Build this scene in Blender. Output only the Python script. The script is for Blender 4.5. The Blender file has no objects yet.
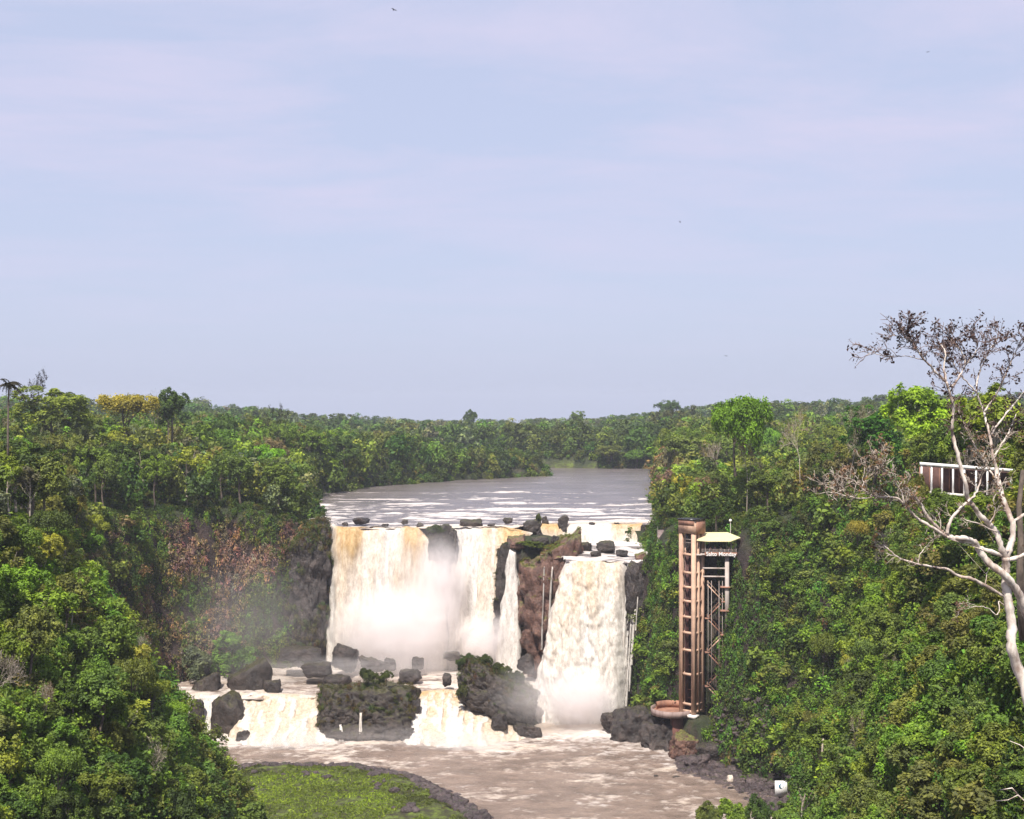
import bpy, bmesh, math, random
import numpy as np
from mathutils import Vector, Matrix

random.seed(7)
RNG = np.random.default_rng(11)
SC = bpy.context.scene
COL = SC.collection
F = 1300.0      # focal length in picture widths/1024
CZ = 34.0       # eye height above the water of the upper river
PI = math.pi


def W(px, py, Y):
    return ((px - 512.0) * Y / F, Y, CZ - (py - 409.5) * Y / F)


def WX(px, Y):
    return (px - 512.0) * Y / F


# ------------------------------------------------------------------ noise
def _hash(ix, iy, iz, seed):
    with np.errstate(over='ignore'):
        h = (ix.astype(np.int64) * 374761393 + iy.astype(np.int64) * 668265263 +
             iz.astype(np.int64) * 2147483647 + seed * 974634777) & 0xFFFFFFFF
        h = ((h ^ (h >> 13)) * 1274126177) & 0xFFFFFFFF
        h = ((h ^ (h >> 16)) * 2246822519) & 0xFFFFFFFF
        h = h ^ (h >> 15)
    return (h & 0xFFFFFF) / float(0xFFFFFF)


def vnoise(x, y, z, seed=0):
    x = np.asarray(x, float); y = np.asarray(y, float); z = np.asarray(z, float)
    x, y, z = np.broadcast_arrays(x, y, z)
    ix = np.floor(x); iy = np.floor(y); iz = np.floor(z)
    fx = x - ix; fy = y - iy; fz = z - iz
    fx = fx * fx * (3 - 2 * fx); fy = fy * fy * (3 - 2 * fy); fz = fz * fz * (3 - 2 * fz)
    ix = ix.astype(np.int64); iy = iy.astype(np.int64); iz = iz.astype(np.int64)
    r = 0
    for dx in (0, 1):
        wx = fx if dx else 1 - fx
        for dy in (0, 1):
            wy = fy if dy else 1 - fy
            for dz in (0, 1):
                wz = fz if dz else 1 - fz
                r = r + wx * wy * wz * _hash(ix + dx, iy + dy, iz + dz, seed)
    return r


def fbm(x, y, z, octv=4, seed=0, gain=0.5):
    a, s, t = 1.0, 0.0, 0.0
    f = 1.0
    for i in range(octv):
        s = s + a * (vnoise(np.asarray(x) * f + 17.3 * i, np.asarray(y) * f + 5.1 * i, np.asarray(z) * f, seed + i) * 2 - 1)
        t += a
        a *= gain
        f *= 2.03
    return s / t


def worley(x, y, z, seed=0):
    """distance to the nearest and second nearest jittered cell point, and a value per cell"""
    ix = np.floor(x).astype(np.int64); iy = np.floor(y).astype(np.int64); iz = np.floor(z).astype(np.int64)
    d1 = np.full(x.shape, 9.0); d2 = np.full(x.shape, 9.0); val = np.zeros(x.shape)
    for dx in (-1, 0, 1):
        for dy in (-1, 0, 1):
            for dz in (-1, 0, 1):
                cx, cy, cz = ix + dx, iy + dy, iz + dz
                px = cx + _hash(cx, cy, cz, seed); py = cy + _hash(cx, cy, cz, seed + 1); pz = cz + _hash(cx, cy, cz, seed + 2)
                d = np.sqrt((px - x) ** 2 + (py - y) ** 2 + (pz - z) ** 2)
                m = d < d1
                d2 = np.where(m, d1, np.minimum(d2, d)); val = np.where(m, _hash(cx, cy, cz, seed + 3), val); d1 = np.where(m, d, d1)
    return d1, d2, val


def sstep(a, b, x):
    t = np.clip((np.asarray(x, float) - a) / (b - a), 0, 1)
    return t * t * (3 - 2 * t)


# ------------------------------------------------------------------ meshes
def npmesh(name, v, q, smooth=False, attrs=None, mats=None, matidx=None):
    """v (N,3), q (M,4) or (M,3) arrays -> mesh data"""
    me = bpy.data.meshes.new(name)
    v = np.ascontiguousarray(v, np.float32)
    q = np.ascontiguousarray(q, np.int32)
    k = q.shape[1]
    me.vertices.add(len(v))
    me.vertices.foreach_set('co', v.ravel())
    me.loops.add(q.size)
    me.loops.foreach_set('vertex_index', q.ravel())
    me.polygons.add(len(q))
    me.polygons.foreach_set('loop_start', np.arange(0, q.size, k, dtype=np.int32))
    me.polygons.foreach_set('loop_total', np.full(len(q), k, np.int32))
    if smooth:
        me.polygons.foreach_set('use_smooth', np.ones(len(q), bool))
    for m in (mats or []):
        me.materials.append(m)
    if matidx is not None:
        me.polygons.foreach_set('material_index', np.ascontiguousarray(matidx, np.int32))
    me.update(calc_edges=True)
    for nm, arr in (attrs or {}).items():
        arr = np.ascontiguousarray(arr, np.float32)
        if arr.ndim == 1:
            a = me.attributes.new(nm, 'FLOAT', 'POINT')
            a.data.foreach_set('value', arr)
        else:
            a = me.attributes.new(nm, 'FLOAT_COLOR', 'POINT')
            a.data.foreach_set('color', arr.ravel())
    me.validate()
    return me


def grid_quads(nx, ny):
    i = np.arange(nx - 1)[None, :] + np.arange(ny - 1)[:, None] * nx
    i = i.ravel()
    return np.stack([i, i + 1, i + 1 + nx, i + nx], 1)


def link(name, me, parent=None, mat=None):
    o = bpy.data.objects.new(name, me)
    COL.objects.link(o)
    if mat is not None and me is not None and not me.materials:
        me.materials.append(mat)
    if parent is not None:
        o.parent = parent
    return o


def tag(o, label=None, cat=None, group=None, kind=None):
    if label: o['label'] = label
    if cat: o['category'] = cat
    if group: o['group'] = group
    if kind: o['kind'] = kind
    return o


def thing(name, label, cat, loc=(0, 0, 0), rz=0.0, group=None):
    o = bpy.data.objects.new(name, None)
    COL.objects.link(o)
    o.empty_display_size = 0.5
    o.location = loc
    o.rotation_euler = (0, 0, rz)
    return tag(o, label, cat, group)


class MB:
    """collects boxes, bars and tubes into one mesh"""
    def __init__(s):
        s.v = []; s.q = []

    def add(s, v, q):
        n = sum(len(a) for a in s.v)
        s.v.append(np.asarray(v, float)); s.q.append(np.asarray(q, int) + n)

    def box(s, c, size, rz=0.0):
        x, y, z = np.asarray(size, float) / 2
        p = np.array([[-x, -y, -z], [x, -y, -z], [x, y, -z], [-x, y, -z], [-x, -y, z], [x, -y, z], [x, y, z], [-x, y, z]])
        ca, sa = math.cos(rz), math.sin(rz)
        R = np.array([[ca, -sa, 0], [sa, ca, 0], [0, 0, 1]])
        s.add(p @ R.T + np.asarray(c, float), [[0, 3, 2, 1], [4, 5, 6, 7], [0, 1, 5, 4], [1, 2, 6, 5], [2, 3, 7, 6], [3, 0, 4, 7]])

    def bar(s, a, b, w, h=None):
        """rectangular bar from a to b, w wide, h deep"""
        h = h or w
        a = np.asarray(a, float); b = np.asarray(b, float)
        d = b - a; L = np.linalg.norm(d); d = d / L
        up = np.array([0, 0, 1.0]) if abs(d[2]) < 0.95 else np.array([0, 1.0, 0])
        sx = np.cross(d, up); sx /= np.linalg.norm(sx); sy = np.cross(sx, d)
        p = []
        for e in (a, b):
            for i, j in ((-1, -1), (1, -1), (1, 1), (-1, 1)):
                p.append(e + sx * i * w / 2 + sy * j * h / 2)
        s.add(p, [[0, 1, 2, 3], [7, 6, 5, 4], [0, 4, 5, 1], [1, 5, 6, 2], [2, 6, 7, 3], [3, 7, 4, 0]])

    def tube(s, pts, rad, n=6):
        pts = np.asarray(pts, float); rad = np.broadcast_to(np.asarray(rad, float), (len(pts),))
        k = len(pts)
        T = np.gradient(pts, axis=0)
        T /= np.maximum(np.linalg.norm(T, axis=1, keepdims=True), 1e-9)
        ref = np.array([0.31, 0.93, 0.2])
        if abs(np.dot(ref / np.linalg.norm(ref), T.mean(0))) > 0.9: ref = np.array([1.0, 0, 0])
        u = np.cross(T, ref); u /= np.maximum(np.linalg.norm(u, axis=1, keepdims=True), 1e-9)
        w = np.cross(T, u)
        a = np.arange(n) * 2 * PI / n
        V = pts[:, None, :] + rad[:, None, None] * (np.cos(a)[None, :, None] * u[:, None, :] + np.sin(a)[None, :, None] * w[:, None, :])
        V = V.reshape(-1, 3)
        i = np.arange(k - 1)[:, None] * n; j = np.arange(n)[None, :]; j2 = (j + 1) % n
        q = np.stack([(i + j), (i + j2), (i + n + j2), (i + n + j)], -1).reshape(-1, 4)
        V = np.concatenate([V, pts[:1], pts[-1:]])
        c0, c1 = k * n, k * n + 1
        cap = [[c0, (jj + 1) % n, jj, jj] for jj in range(n)]
        s.add(V, q)
        # simple end caps as quads fan (n even)
        base = sum(len(x) for x in s.v) - len(V)
        capq = []
        for jj in range(0, n, 2):
            capq.append([c0, (jj + 2) % n, jj + 1, jj])
            e = (k - 1) * n
            capq.append([c1, e + jj, e + jj + 1, e + (jj + 2) % n])
        s.q.append(np.asarray(capq) + base)

    def mesh(s, name, mat, smooth=False):
        return npmesh(name, np.concatenate(s.v), np.concatenate(s.q), smooth, mats=[mat])

    def build(s, name, mat, parent=None, smooth=False):
        return link(name, s.mesh(name, mat, smooth), parent)


# ------------------------------------------------------------------ materials
def mat_new(name):
    m = bpy.data.materials.new(name); m.use_nodes = True
    nt = m.node_tree
    for n in list(nt.nodes): nt.nodes.remove(n)
    out = nt.nodes.new('ShaderNodeOutputMaterial')
    return m, nt, out


def nd(nt, typ, **kw):
    n = nt.nodes.new(typ)
    for k, v in kw.items():
        if k in n.inputs: n.inputs[k].default_value = v
        else: setattr(n, k, v)
    return n


def noise_node(nt, scale, detail=4, rough=0.6, vec=None, stretch=None):
    n = nd(nt, 'ShaderNodeTexNoise'); n.inputs['Scale'].default_value = scale
    n.inputs['Detail'].default_value = detail; n.inputs['Roughness'].default_value = rough
    if vec is not None:
        if stretch is not None:
            mp = nd(nt, 'ShaderNodeMapping'); mp.inputs['Scale'].default_value = stretch
            nt.links.new(vec, mp.inputs['Vector']); vec = mp.outputs[0]
        nt.links.new(vec, n.inputs['Vector'])
    return n


def ramp(nt, src, stops):
    r = nd(nt, 'ShaderNodeValToRGB')
    el = r.color_ramp.elements
    while len(el) < len(stops): el.new(0.5)
    for e, (p, c) in zip(el, stops):
        e.position = p; e.color = c if len(c) == 4 else (*c, 1)
    nt.links.new(src, r.inputs[0])
    return r


def mixc(nt, fac, a, b, mode='MIX'):
    n = nd(nt, 'ShaderNodeMix', data_type='RGBA', blend_type=mode)
    def put(s, v):
        if hasattr(v, 'is_output') or hasattr(v, 'links'): nt.links.new(v, s)
        elif isinstance(v, (int, float)): s.default_value = v
        else: s.default_value = (*v, 1) if len(v) == 3 else v
    put(n.inputs[0], fac); put(n.inputs[6], a); put(n.inputs[7], b)
    return n.outputs[2]


def math_node(nt, op, a, b=None, clamp=False):
    n = nd(nt, 'ShaderNodeMath', operation=op); n.use_clamp = clamp
    for i, v in enumerate((a, b)):
        if v is None: continue
        if isinstance(v, (int, float)): n.inputs[i].default_value = v
        else: nt.links.new(v, n.inputs[i])
    return n.outputs[0]


def simple_mat(name, col, rough=0.8, var=0.25, scale=0.8, bump=0.0, metallic=0.0, dirt=None):
    m, nt, out = mat_new(name)
    tc = nd(nt, 'ShaderNodeTexCoord')
    n = noise_node(nt, scale, 6, 0.65, tc.outputs['Object'])
    lo = tuple(c * (1 - var) for c in col); hi = tuple(min(1, c * (1 + var)) for c in col)
    r = ramp(nt, n.outputs[0], [(0.3, lo), (0.7, hi)])
    c = r.outputs[0]
    if dirt:
        n2 = noise_node(nt, scale * 0.6, 5, 0.7, tc.outputs['Object'], (1, 1, 0.15))
        f = ramp(nt, n2.outputs[0], [(0.48, (0, 0, 0)), (0.68, (1, 1, 1))])
        c = mixc(nt, f.outputs[0], c, dirt)
    b = nd(nt, 'ShaderNodeBsdfPrincipled', Roughness=rough, Metallic=metallic)
    nt.links.new(c, b.inputs['Base Color'])
    if bump:
        bp = nd(nt, 'ShaderNodeBump'); bp.inputs['Strength'].default_value = bump
        nt.links.new(n.outputs[0], bp.inputs['Height']); nt.links.new(bp.outputs[0], b.inputs['Normal'])
    nt.links.new(b.outputs[0], out.inputs[0])
    return m


def leaf_mat(name, from_attr):
    """leaves: colour of the plant x variation from leaf to leaf; light shines through"""
    m, nt, out = mat_new(name)
    if from_attr:
        a = nd(nt, 'ShaderNodeAttribute', attribute_name='col'); base = a.outputs['Color']
    else:
        oi = nd(nt, 'ShaderNodeObjectInfo'); base = oi.outputs['Color']
    t = nd(nt, 'ShaderNodeAttribute', attribute_name='tint')
    r = ramp(nt, t.outputs['Fac'], [(0.0, (0.45, 0.50, 0.55)), (0.5, (1, 1, 1)), (1.0, (1.75, 1.70, 1.0))])
    c = mixc(nt, 1.0, base, r.outputs[0], 'MULTIPLY')
    d = nd(nt, 'ShaderNodeBsdfDiffuse'); nt.links.new(c, d.inputs[0])
    tr = nd(nt, 'ShaderNodeBsdfTranslucent')
    c2 = mixc(nt, 1.0, c, (1.05, 1.15, 0.5), 'MULTIPLY')
    nt.links.new(c2, tr.inputs[0])
    g = nd(nt, 'ShaderNodeBsdfGlossy', Roughness=0.6); g.inputs[0].default_value = (0.9, 0.95, 1, 1)
    m1 = nd(nt, 'ShaderNodeMixShader'); m1.inputs[0].default_value = 0.32
    nt.links.new(d.outputs[0], m1.inputs[1]); nt.links.new(tr.outputs[0], m1.inputs[2])
    m2 = nd(nt, 'ShaderNodeMixShader'); m2.inputs[0].default_value = 0.012
    nt.links.new(m1.outputs[0], m2.inputs[1]); nt.links.new(g.outputs[0], m2.inputs[2])
    nt.links.new(m2.outputs[0], out.inputs[0])
    return m


LEAF = leaf_mat('leaf_object', False)
LEAFS = leaf_mat('leaf_mass', True)


def bark_mat(name, c1, c2, scale=1.5):
    m, nt, out = mat_new(name)
    tc = nd(nt, 'ShaderNodeTexCoord')
    n = noise_node(nt, scale, 6, 0.7, tc.outputs['Object'], (1, 1, 0.5))
    r = ramp(nt, n.outputs[0], [(0.38, c1), (0.62, c2)])
    b = nd(nt, 'ShaderNodeBsdfPrincipled', Roughness=0.85)
    nt.links.new(r.outputs[0], b.inputs['Base Color'])
    bp = nd(nt, 'ShaderNodeBump'); bp.inputs['Strength'].default_value = 0.4
    nt.links.new(n.outputs[0], bp.inputs['Height']); nt.links.new(bp.outputs[0], b.inputs['Normal'])
    nt.links.new(b.outputs[0], out.inputs[0])
    return m


BARK = bark_mat('bark_brown', (0.06, 0.045, 0.035), (0.17, 0.13, 0.10))
BARKPALE = bark_mat('bark_pale', (0.22, 0.17, 0.13), (0.52, 0.45, 0.38))
BARKWHITE = bark_mat('bark_white', (0.28, 0.20, 0.16), (0.76, 0.68, 0.60), 1.1)


def rock_mat(name, c1, c2, c3, moss=(0.05, 0.07, 0.012), moss_lo=0.35, moss_hi=0.75, scale=0.35, wet=0.42, mossn=0.5):
    m, nt, out = mat_new(name)
    ge = nd(nt, 'ShaderNodeNewGeometry')
    n = noise_node(nt, scale, 8, 0.65, ge.outputs['Position'])
    r = ramp(nt, n.outputs[0], [(0.3, c1), (0.5, c2), (0.72, c3)])
    sp = nd(nt, 'ShaderNodeSeparateXYZ'); nt.links.new(ge.outputs['Normal'], sp.inputs[0])
    n2 = noise_node(nt, scale * 2.3, 5, 0.7, ge.outputs['Position'])
    k = math_node(nt, 'ADD', sp.outputs['Z'], math_node(nt, 'MULTIPLY', math_node(nt, 'SUBTRACT', n2.outputs[0], 0.5), mossn * 3))
    mr = nd(nt, 'ShaderNodeMapRange'); mr.inputs[1].default_value = moss_lo; mr.inputs[2].default_value = moss_hi
    nt.links.new(k, mr.inputs[0])
    n3 = noise_node(nt, 1.1, 4, 0.6, ge.outputs['Position'])
    mr2 = ramp(nt, n3.outputs[0], [(0.3, tuple(x * 0.55 for x in moss)), (0.7, tuple(x * 1.5 for x in moss))])
    nc = noise_node(nt, scale * 6, 9, 0.75, ge.outputs['Position'], (1, 1, 1.8))
    rc = ramp(nt, nc.outputs[0], [(0.36, (0.30, 0.30, 0.30)), (0.50, (0.95, 0.95, 0.95)), (0.68, (1.5, 1.45, 1.4))])
    c = mixc(nt, mr.outputs[0], r.outputs[0], mr2.outputs[0])
    c = mixc(nt, 1.0, c, rc.outputs[0], 'MULTIPLY')
    b = nd(nt, 'ShaderNodeBsdfPrincipled', Roughness=wet)
    nt.links.new(c, b.inputs['Base Color'])
    n4 = noise_node(nt, scale * 4, 8, 0.7, ge.outputs['Position'])
    bp = nd(nt, 'ShaderNodeBump'); bp.inputs['Strength'].default_value = 0.9; bp.inputs['Distance'].default_value = 0.6
    nt.links.new(n4.outputs[0], bp.inputs['Height']); nt.links.new(bp.outputs[0], b.inputs['Normal'])
    nt.links.new(b.outputs[0], out.inputs[0])
    return m


ROCKD = rock_mat('rock_dark_wet', (0.012, 0.009, 0.009), (0.034, 0.025, 0.023), (0.10, 0.075, 0.066), moss=(0.055, 0.05, 0.02), moss_lo=0.75, moss_hi=1.3)
ROCKR = rock_mat('rock_red_brown', (0.04, 0.020, 0.015), (0.12, 0.058, 0.042), (0.26, 0.14, 0.10), moss=(0.12, 0.125, 0.025), moss_lo=0.5, moss_hi=1.0)
ROCKM = rock_mat('rock_mossy', (0.014, 0.010, 0.009), (0.036, 0.026, 0.022), (0.085, 0.062, 0.05), moss=(0.055, 0.052, 0.016), moss_lo=0.5, moss_hi=1.0)
ROCKP = rock_mat('rock_shore', (0.03, 0.02, 0.024), (0.07, 0.05, 0.052), (0.16, 0.12, 0.115), moss_lo=0.95, moss_hi=1.4)
# ================================================================== ground
# gorge floor outline: x, y, run of the wall, rim height, plateau slope, plateau cap
G = np.array([
    (-10, 20, 40, -30, .05, 2), (-18, 110, 40, -12, .25, 8), (-27, 170, 42, 12, .3, 14), (-41, 215, 42, 13, .4, 20),
    (-45.5, 245, 42, 12, .5, 30), (-64, 264, 32, 9, .55, 33), (-80, 285, 18, 7, .58, 34), (-93, 318, 12, 6, .58, 33),
    (-92, 348, 10, 5, .5, 24), (-76, 364, 8, 4, .4, 18), (-58, 371, 4, 1.5, .2, 10), (-52, 373, 2.0, -1.8, 0, 1),
    (-24, 373, 2.0, -1.8, 0, 1), (-2, 373, 2.0, -1.8, 0, 1), (0, 362, 2.5, -5, 0, 1), (14, 358, 2.5, -8.5, 0, 1),
    (16, 351, 2.5, -8.5, 0, 1), (31, 349, 2.5, -8.5, 0, 1), (34.5, 339, 4, -1, .5, 18), (34, 327, 7, 0, .5, 20),
    (38, 315, 12, 2, .5, 20), (46, 300, 18, 7, .5, 18), (58, 281, 22, 13, .4, 14), (59, 266, 24, 16, .3, 12),
    (52, 250, 30, 18, .3, 10), (38, 205, 36, 20, .12, 6), (24, 150, 40, 20, .1, 6), (12, 20, 40, 18, .1, 6)], float)
# upper river outline
U = np.array([(-57, 374.5), (-60, 400), (-68, 440), (-75, 505), (-60, 562), (-25, 612), (11, 646), (21, 655), (14, 670), (-60, 700),
              (-320, 760), (-320, 850), (-60, 790), (20, 742), (60, 734), (95, 730), (77, 660), (66, 600), (56, 500), (47, 425),
              (42, 386), (40, 383), (4, 385), (-1, 376)], float)


def poly_sd(P, x, y, vals=None):
    x = np.asarray(x, float).ravel(); y = np.asarray(y, float).ravel()
    n = len(P)
    best = np.full(x.shape, 1e18); inside = np.zeros(x.shape, bool)
    acc = None; wsum = np.zeros(x.shape)
    if vals is not None: acc = np.zeros((len(x), vals.shape[1]))
    for i in range(n):
        a = P[i, :2]; b = P[(i + 1) % n, :2]
        d = b - a
        t = np.clip(((x - a[0]) * d[0] + (y - a[1]) * d[1]) / (d @ d), 0, 1)
        qx = a[0] + t * d[0]; qy = a[1] + t * d[1]
        dd = (x - qx) ** 2 + (y - qy) ** 2
        best = np.minimum(best, dd)
        if vals is not None:
            w = 1.0 / (dd + 1.0) ** 2.5
            acc += w[:, None] * (vals[i][None] * (1 - t[:, None]) + vals[(i + 1) % n][None] * t[:, None])
            wsum += w
        c = (a[1] > y) != (b[1] > y)
        with np.errstate(divide='ignore', invalid='ignore'):
            xi = (b[0] - a[0]) * (y - a[1]) / (b[1] - a[1] if b[1] != a[1] else 1e-9) + a[0]
        inside ^= c & (x < xi)
    sd = np.sqrt(best); sd[inside] *= -1
    if vals is not None: return sd, acc / wsum[:, None]
    return sd


ISP = np.array([(-75, 262), (-66, 290), (-60, 297), (-49, 298), (-38, 296.5), (-25, 291), (-13, 274), (-6, 258), (-3, 235), (-6, 205), (-40, 200)], float)


def islet(x, y):
    """grassy spit on the left shore"""
    return -poly_sd(ISP, x, y)


def H(x, y, full=False):
    shp = np.shape(x)
    x = np.asarray(x, float).ravel(); y = np.asarray(y, float).ravel()
    sdG, val = poly_sd(G, x, y, G[:, 2:6])
    run, rim, slope, cap = val.T
    # wavy foot and face
    wob = fbm(x / 14, y / 14, 0, 3, 5) * np.clip(run * 0.25, 0, 4)
    s = sdG + wob * sstep(0, 6, sdG)
    floor = -50.0
    shelf = sstep(-95, -88, x) * sstep(8, -1, x + (y - 350) * 0.2) * sstep(331.5, 336.5, y)
    fl = floor + shelf * 7.5
    t = np.clip(s / np.maximum(run, 0.5), 0, 1)
    g = t ** 0.9
    h = fl + (rim - fl) * g
    ex = np.maximum(s - run, 0)
    h = h + np.where(s > run, cap * (1 - np.exp(-slope * ex / np.maximum(cap, 1))), 0)
    # islet
    isd = islet(x, y)
    isl = np.where(isd > -3, -48.3 + np.clip(isd * 0.28 + 0.6, -1, 2.3) + 0.5 * fbm(x / 6, y / 6, 3, 3, 9), -60)
    h = np.maximum(h, isl)
    # far country
    far = sstep(700, 800, y)
    farh = 3 + 10 * sstep(745, 1300, y) + 15 * sstep(20, 190, x) * sstep(745, 1000, y) + 6 * fbm(x / 160, y / 160, 1, 3, 21) * sstep(780, 1000, y) \
        + 10 * sstep(-60, -250, x) * sstep(745, 1100, y)
    farh = farh - 26 * sstep(1350, 2100, y)
    h = h * (1 - far) + farh * far
    # upstream banks get lower to the north
    mid = sstep(430, 520, y) * (1 - far)
    h = np.where((h > 9) , h - (h - 9) * mid * 0.35, h)
    h = h + fbm(x / 30, y / 30, 2, 3, 31) * 2.0 * sstep(4, 25, s - run)
    h = np.where((y > 346) & (y < 405) & (x > 36.5) & (x < 70), np.maximum(h, -9 + 12 * sstep(36.5, 43, x)), h)
    cz_ = (np.abs(x / np.maximum(y, 1) * F + 512 - 975) < 78) & (y > 120) & (y < 205)
    h = np.where(cz_, np.minimum(h, 33.2 - 92.0 / F * y), h)
    sdU = poly_sd(U, x, y)
    tt = sstep(-1, 9, sdU)
    h = np.where(h > -1.8, -1.8 + (h + 1.8) * tt, h)
    h = np.where(sdU < 0, -1.8, h)
    # level pad at the foot of the tower
    dt = np.hypot(x - 42.0, y - 313)
    h = np.where((dt < 9) & (y < 321) & (x < 49.5), np.minimum(h, -40.0 - 1.5 * sstep(4, 9, dt)), h)
    h = np.where((x > 41) & (x < 57) & (y > 301) & (y < 320.5), np.minimum(h, -39.0 + np.clip((311 - y), 0, 12) * 1.3 + np.clip(x - 50.0, 0, 9) * 7.5), h)
    if full:
        return h.reshape(shp), sdG.reshape(shp), run.reshape(shp), rim.reshape(shp), sdU.reshape(shp), isd.reshape(shp)
    return h.reshape(shp)


def Hn(x, y):
    e = 0.8
    hx = (H(x + e, y) - H(x - e, y)) / (2 * e); hy = (H(x, y + e) - H(x, y - e)) / (2 * e)
    n = np.stack([-hx, -hy, np.ones_like(hx)], -1)
    return n / np.linalg.norm(n, axis=-1, keepdims=True)


xs = np.concatenate([np.linspace(-2600, -420, 26), np.linspace(-400, -150, 36), np.arange(-144, 131, 1.5), np.linspace(140, 400, 36), np.linspace(430, 2600, 26)])
ys = np.concatenate([np.linspace(-300, 30, 12), np.arange(40, 396, 1.5), np.arange(398, 760, 4.0), np.linspace(768, 1500, 50), np.linspace(1550, 4500, 24)])
GX, GY = np.meshgrid(xs, ys)
GH, gsd, grun, grim, gsu, gis = H(GX, GY, True)
fx, fy = np.gradient(GH, ys, xs)
_H_exact = H


def H(x, y, full=False):
    """height of the ground read from the built sheet"""
    shp = np.shape(x)
    x = np.asarray(x, float).ravel(); y = np.asarray(y, float).ravel()
    i = np.clip(np.searchsorted(xs, x) - 1, 0, len(xs) - 2); j = np.clip(np.searchsorted(ys, y) - 1, 0, len(ys) - 2)
    u = (x - xs[i]) / (xs[i + 1] - xs[i]); v = (y - ys[j]) / (ys[j + 1] - ys[j])
    def rd(A): return ((A[j, i] * (1 - u) + A[j, i + 1] * u) * (1 - v) + (A[j + 1, i] * (1 - u) + A[j + 1, i + 1] * u) * v).reshape(shp)
    if full: return tuple(rd(A) for A in (GH, gsd, grun, grim, gsu, gis))
    return rd(GH)


steep = np.clip(np.hypot(fx, fy) - 0.6, 0, 2.0) / 2.0
nearm = ((GY > 38) & (GY < 400) & (np.abs(GX) < 150)).astype(float)
dsp = fbm(GX / 5.0, GY / 5.0, GH / 7.0, 4, 41); dsp2 = fbm(GX / 5.0 + 40, GY / 5.0, GH / 7.0, 4, 47)
cellz = np.floor(GH / 3.0 + dsp * 1.2); cellx = np.floor((GX + GY) / 2.6 + dsp2 * 1.5)
blk = (vnoise(cellx * 7.3, cellz * 5.1, cellx * 1.7 + cellz * 3.3, 43) - 0.5) * 2.4
PX = GX + dsp * 2.6 * steep * nearm; PY = GY + dsp2 * 2.6 * steep * nearm
gx_, gy_ = np.gradient(GH, xs, axis=1), np.gradient(GH, ys, axis=0)
gn = np.hypot(gx_, gy_) + 1e-6
PX = PX - gx_ / gn * blk * steep * nearm; PY = PY - gy_ / gn * blk * steep * nearm
PZ = GH + fbm(GX / 3.2, GY / 3.2, 0, 3, 51) * 0.5 * nearm * (gsu > 0)
fargrass = ((GY > 735) & (GY < 800) & (gsu > 0) & (gsu < 3.0) & (GX > 6) & (GX < 50)).astype(float)
grass = fargrass + sstep(-0.5, 2.5, gis + 2.0 * fbm(GX / 5, GY / 5, 0, 3, 61)) * (GH < -44)


def ground_material():
    m, nt, out = mat_new('ground')
    ge = nd(nt, 'ShaderNodeNewGeometry')
    sp = nd(nt, 'ShaderNodeSeparateXYZ'); nt.links.new(ge.outputs['Normal'], sp.inputs[0])
    n = noise_node(nt, 0.22, 8, 0.65, ge.outputs['Position'])
    rock = ramp(nt, n.outputs[0], [(0.32, (0.014, 0.009, 0.009)), (0.5, (0.042, 0.027, 0.024)), (0.72, (0.10, 0.066, 0.055))])
    soil = ramp(nt, n.outputs[0], [(0.35, (0.018, 0.026, 0.008)), (0.55, (0.035, 0.045, 0.014)), (0.7, (0.07, 0.06, 0.03))])
    mr = nd(nt, 'ShaderNodeMapRange'); mr.inputs[1].default_value = 0.35; mr.inputs[2].default_value = 0.65
    nt.links.new(sp.outputs['Z'], mr.inputs[0])
    c = mixc(nt, mr.outputs[0], rock.outputs[0], soil.outputs[0])
    a = nd(nt, 'ShaderNodeAttribute', attribute_name='grass')
    n2 = noise_node(nt, 0.5, 7, 0.7, ge.outputs['Position'])
    gr = ramp(nt, n2.outputs[0], [(0.36, (0.045, 0.032, 0.024)), (0.47, (0.07, 0.078, 0.020)), (0.64, (0.17, 0.23, 0.030))])
    c = mixc(nt, a.outputs['Fac'], c, gr.outputs[0])
    b = nd(nt, 'ShaderNodeBsdfPrincipled', Roughness=0.9)
    nt.links.new(c, b.inputs['Base Color'])
    n3 = noise_node(nt, 1.2, 8, 0.7, ge.outputs['Position'])
    bp = nd(nt, 'ShaderNodeBump'); bp.inputs['Strength'].default_value = 1.0; bp.inputs['Distance'].default_value = 1.2
    nt.links.new(n3.outputs[0], bp.inputs['Height']); nt.links.new(bp.outputs[0], b.inputs['Normal'])
    nt.links.new(b.outputs[0], out.inputs[0])
    return m


gm = npmesh('ground', np.stack([PX, PY, PZ], -1).reshape(-1, 3), grid_quads(len(xs), len(ys)), True, {'grass': grass.ravel()}, [ground_material()])
tag(link('ground', gm), 'forested ground and gorge walls around the falls', 'ground', kind='structure')


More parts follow.
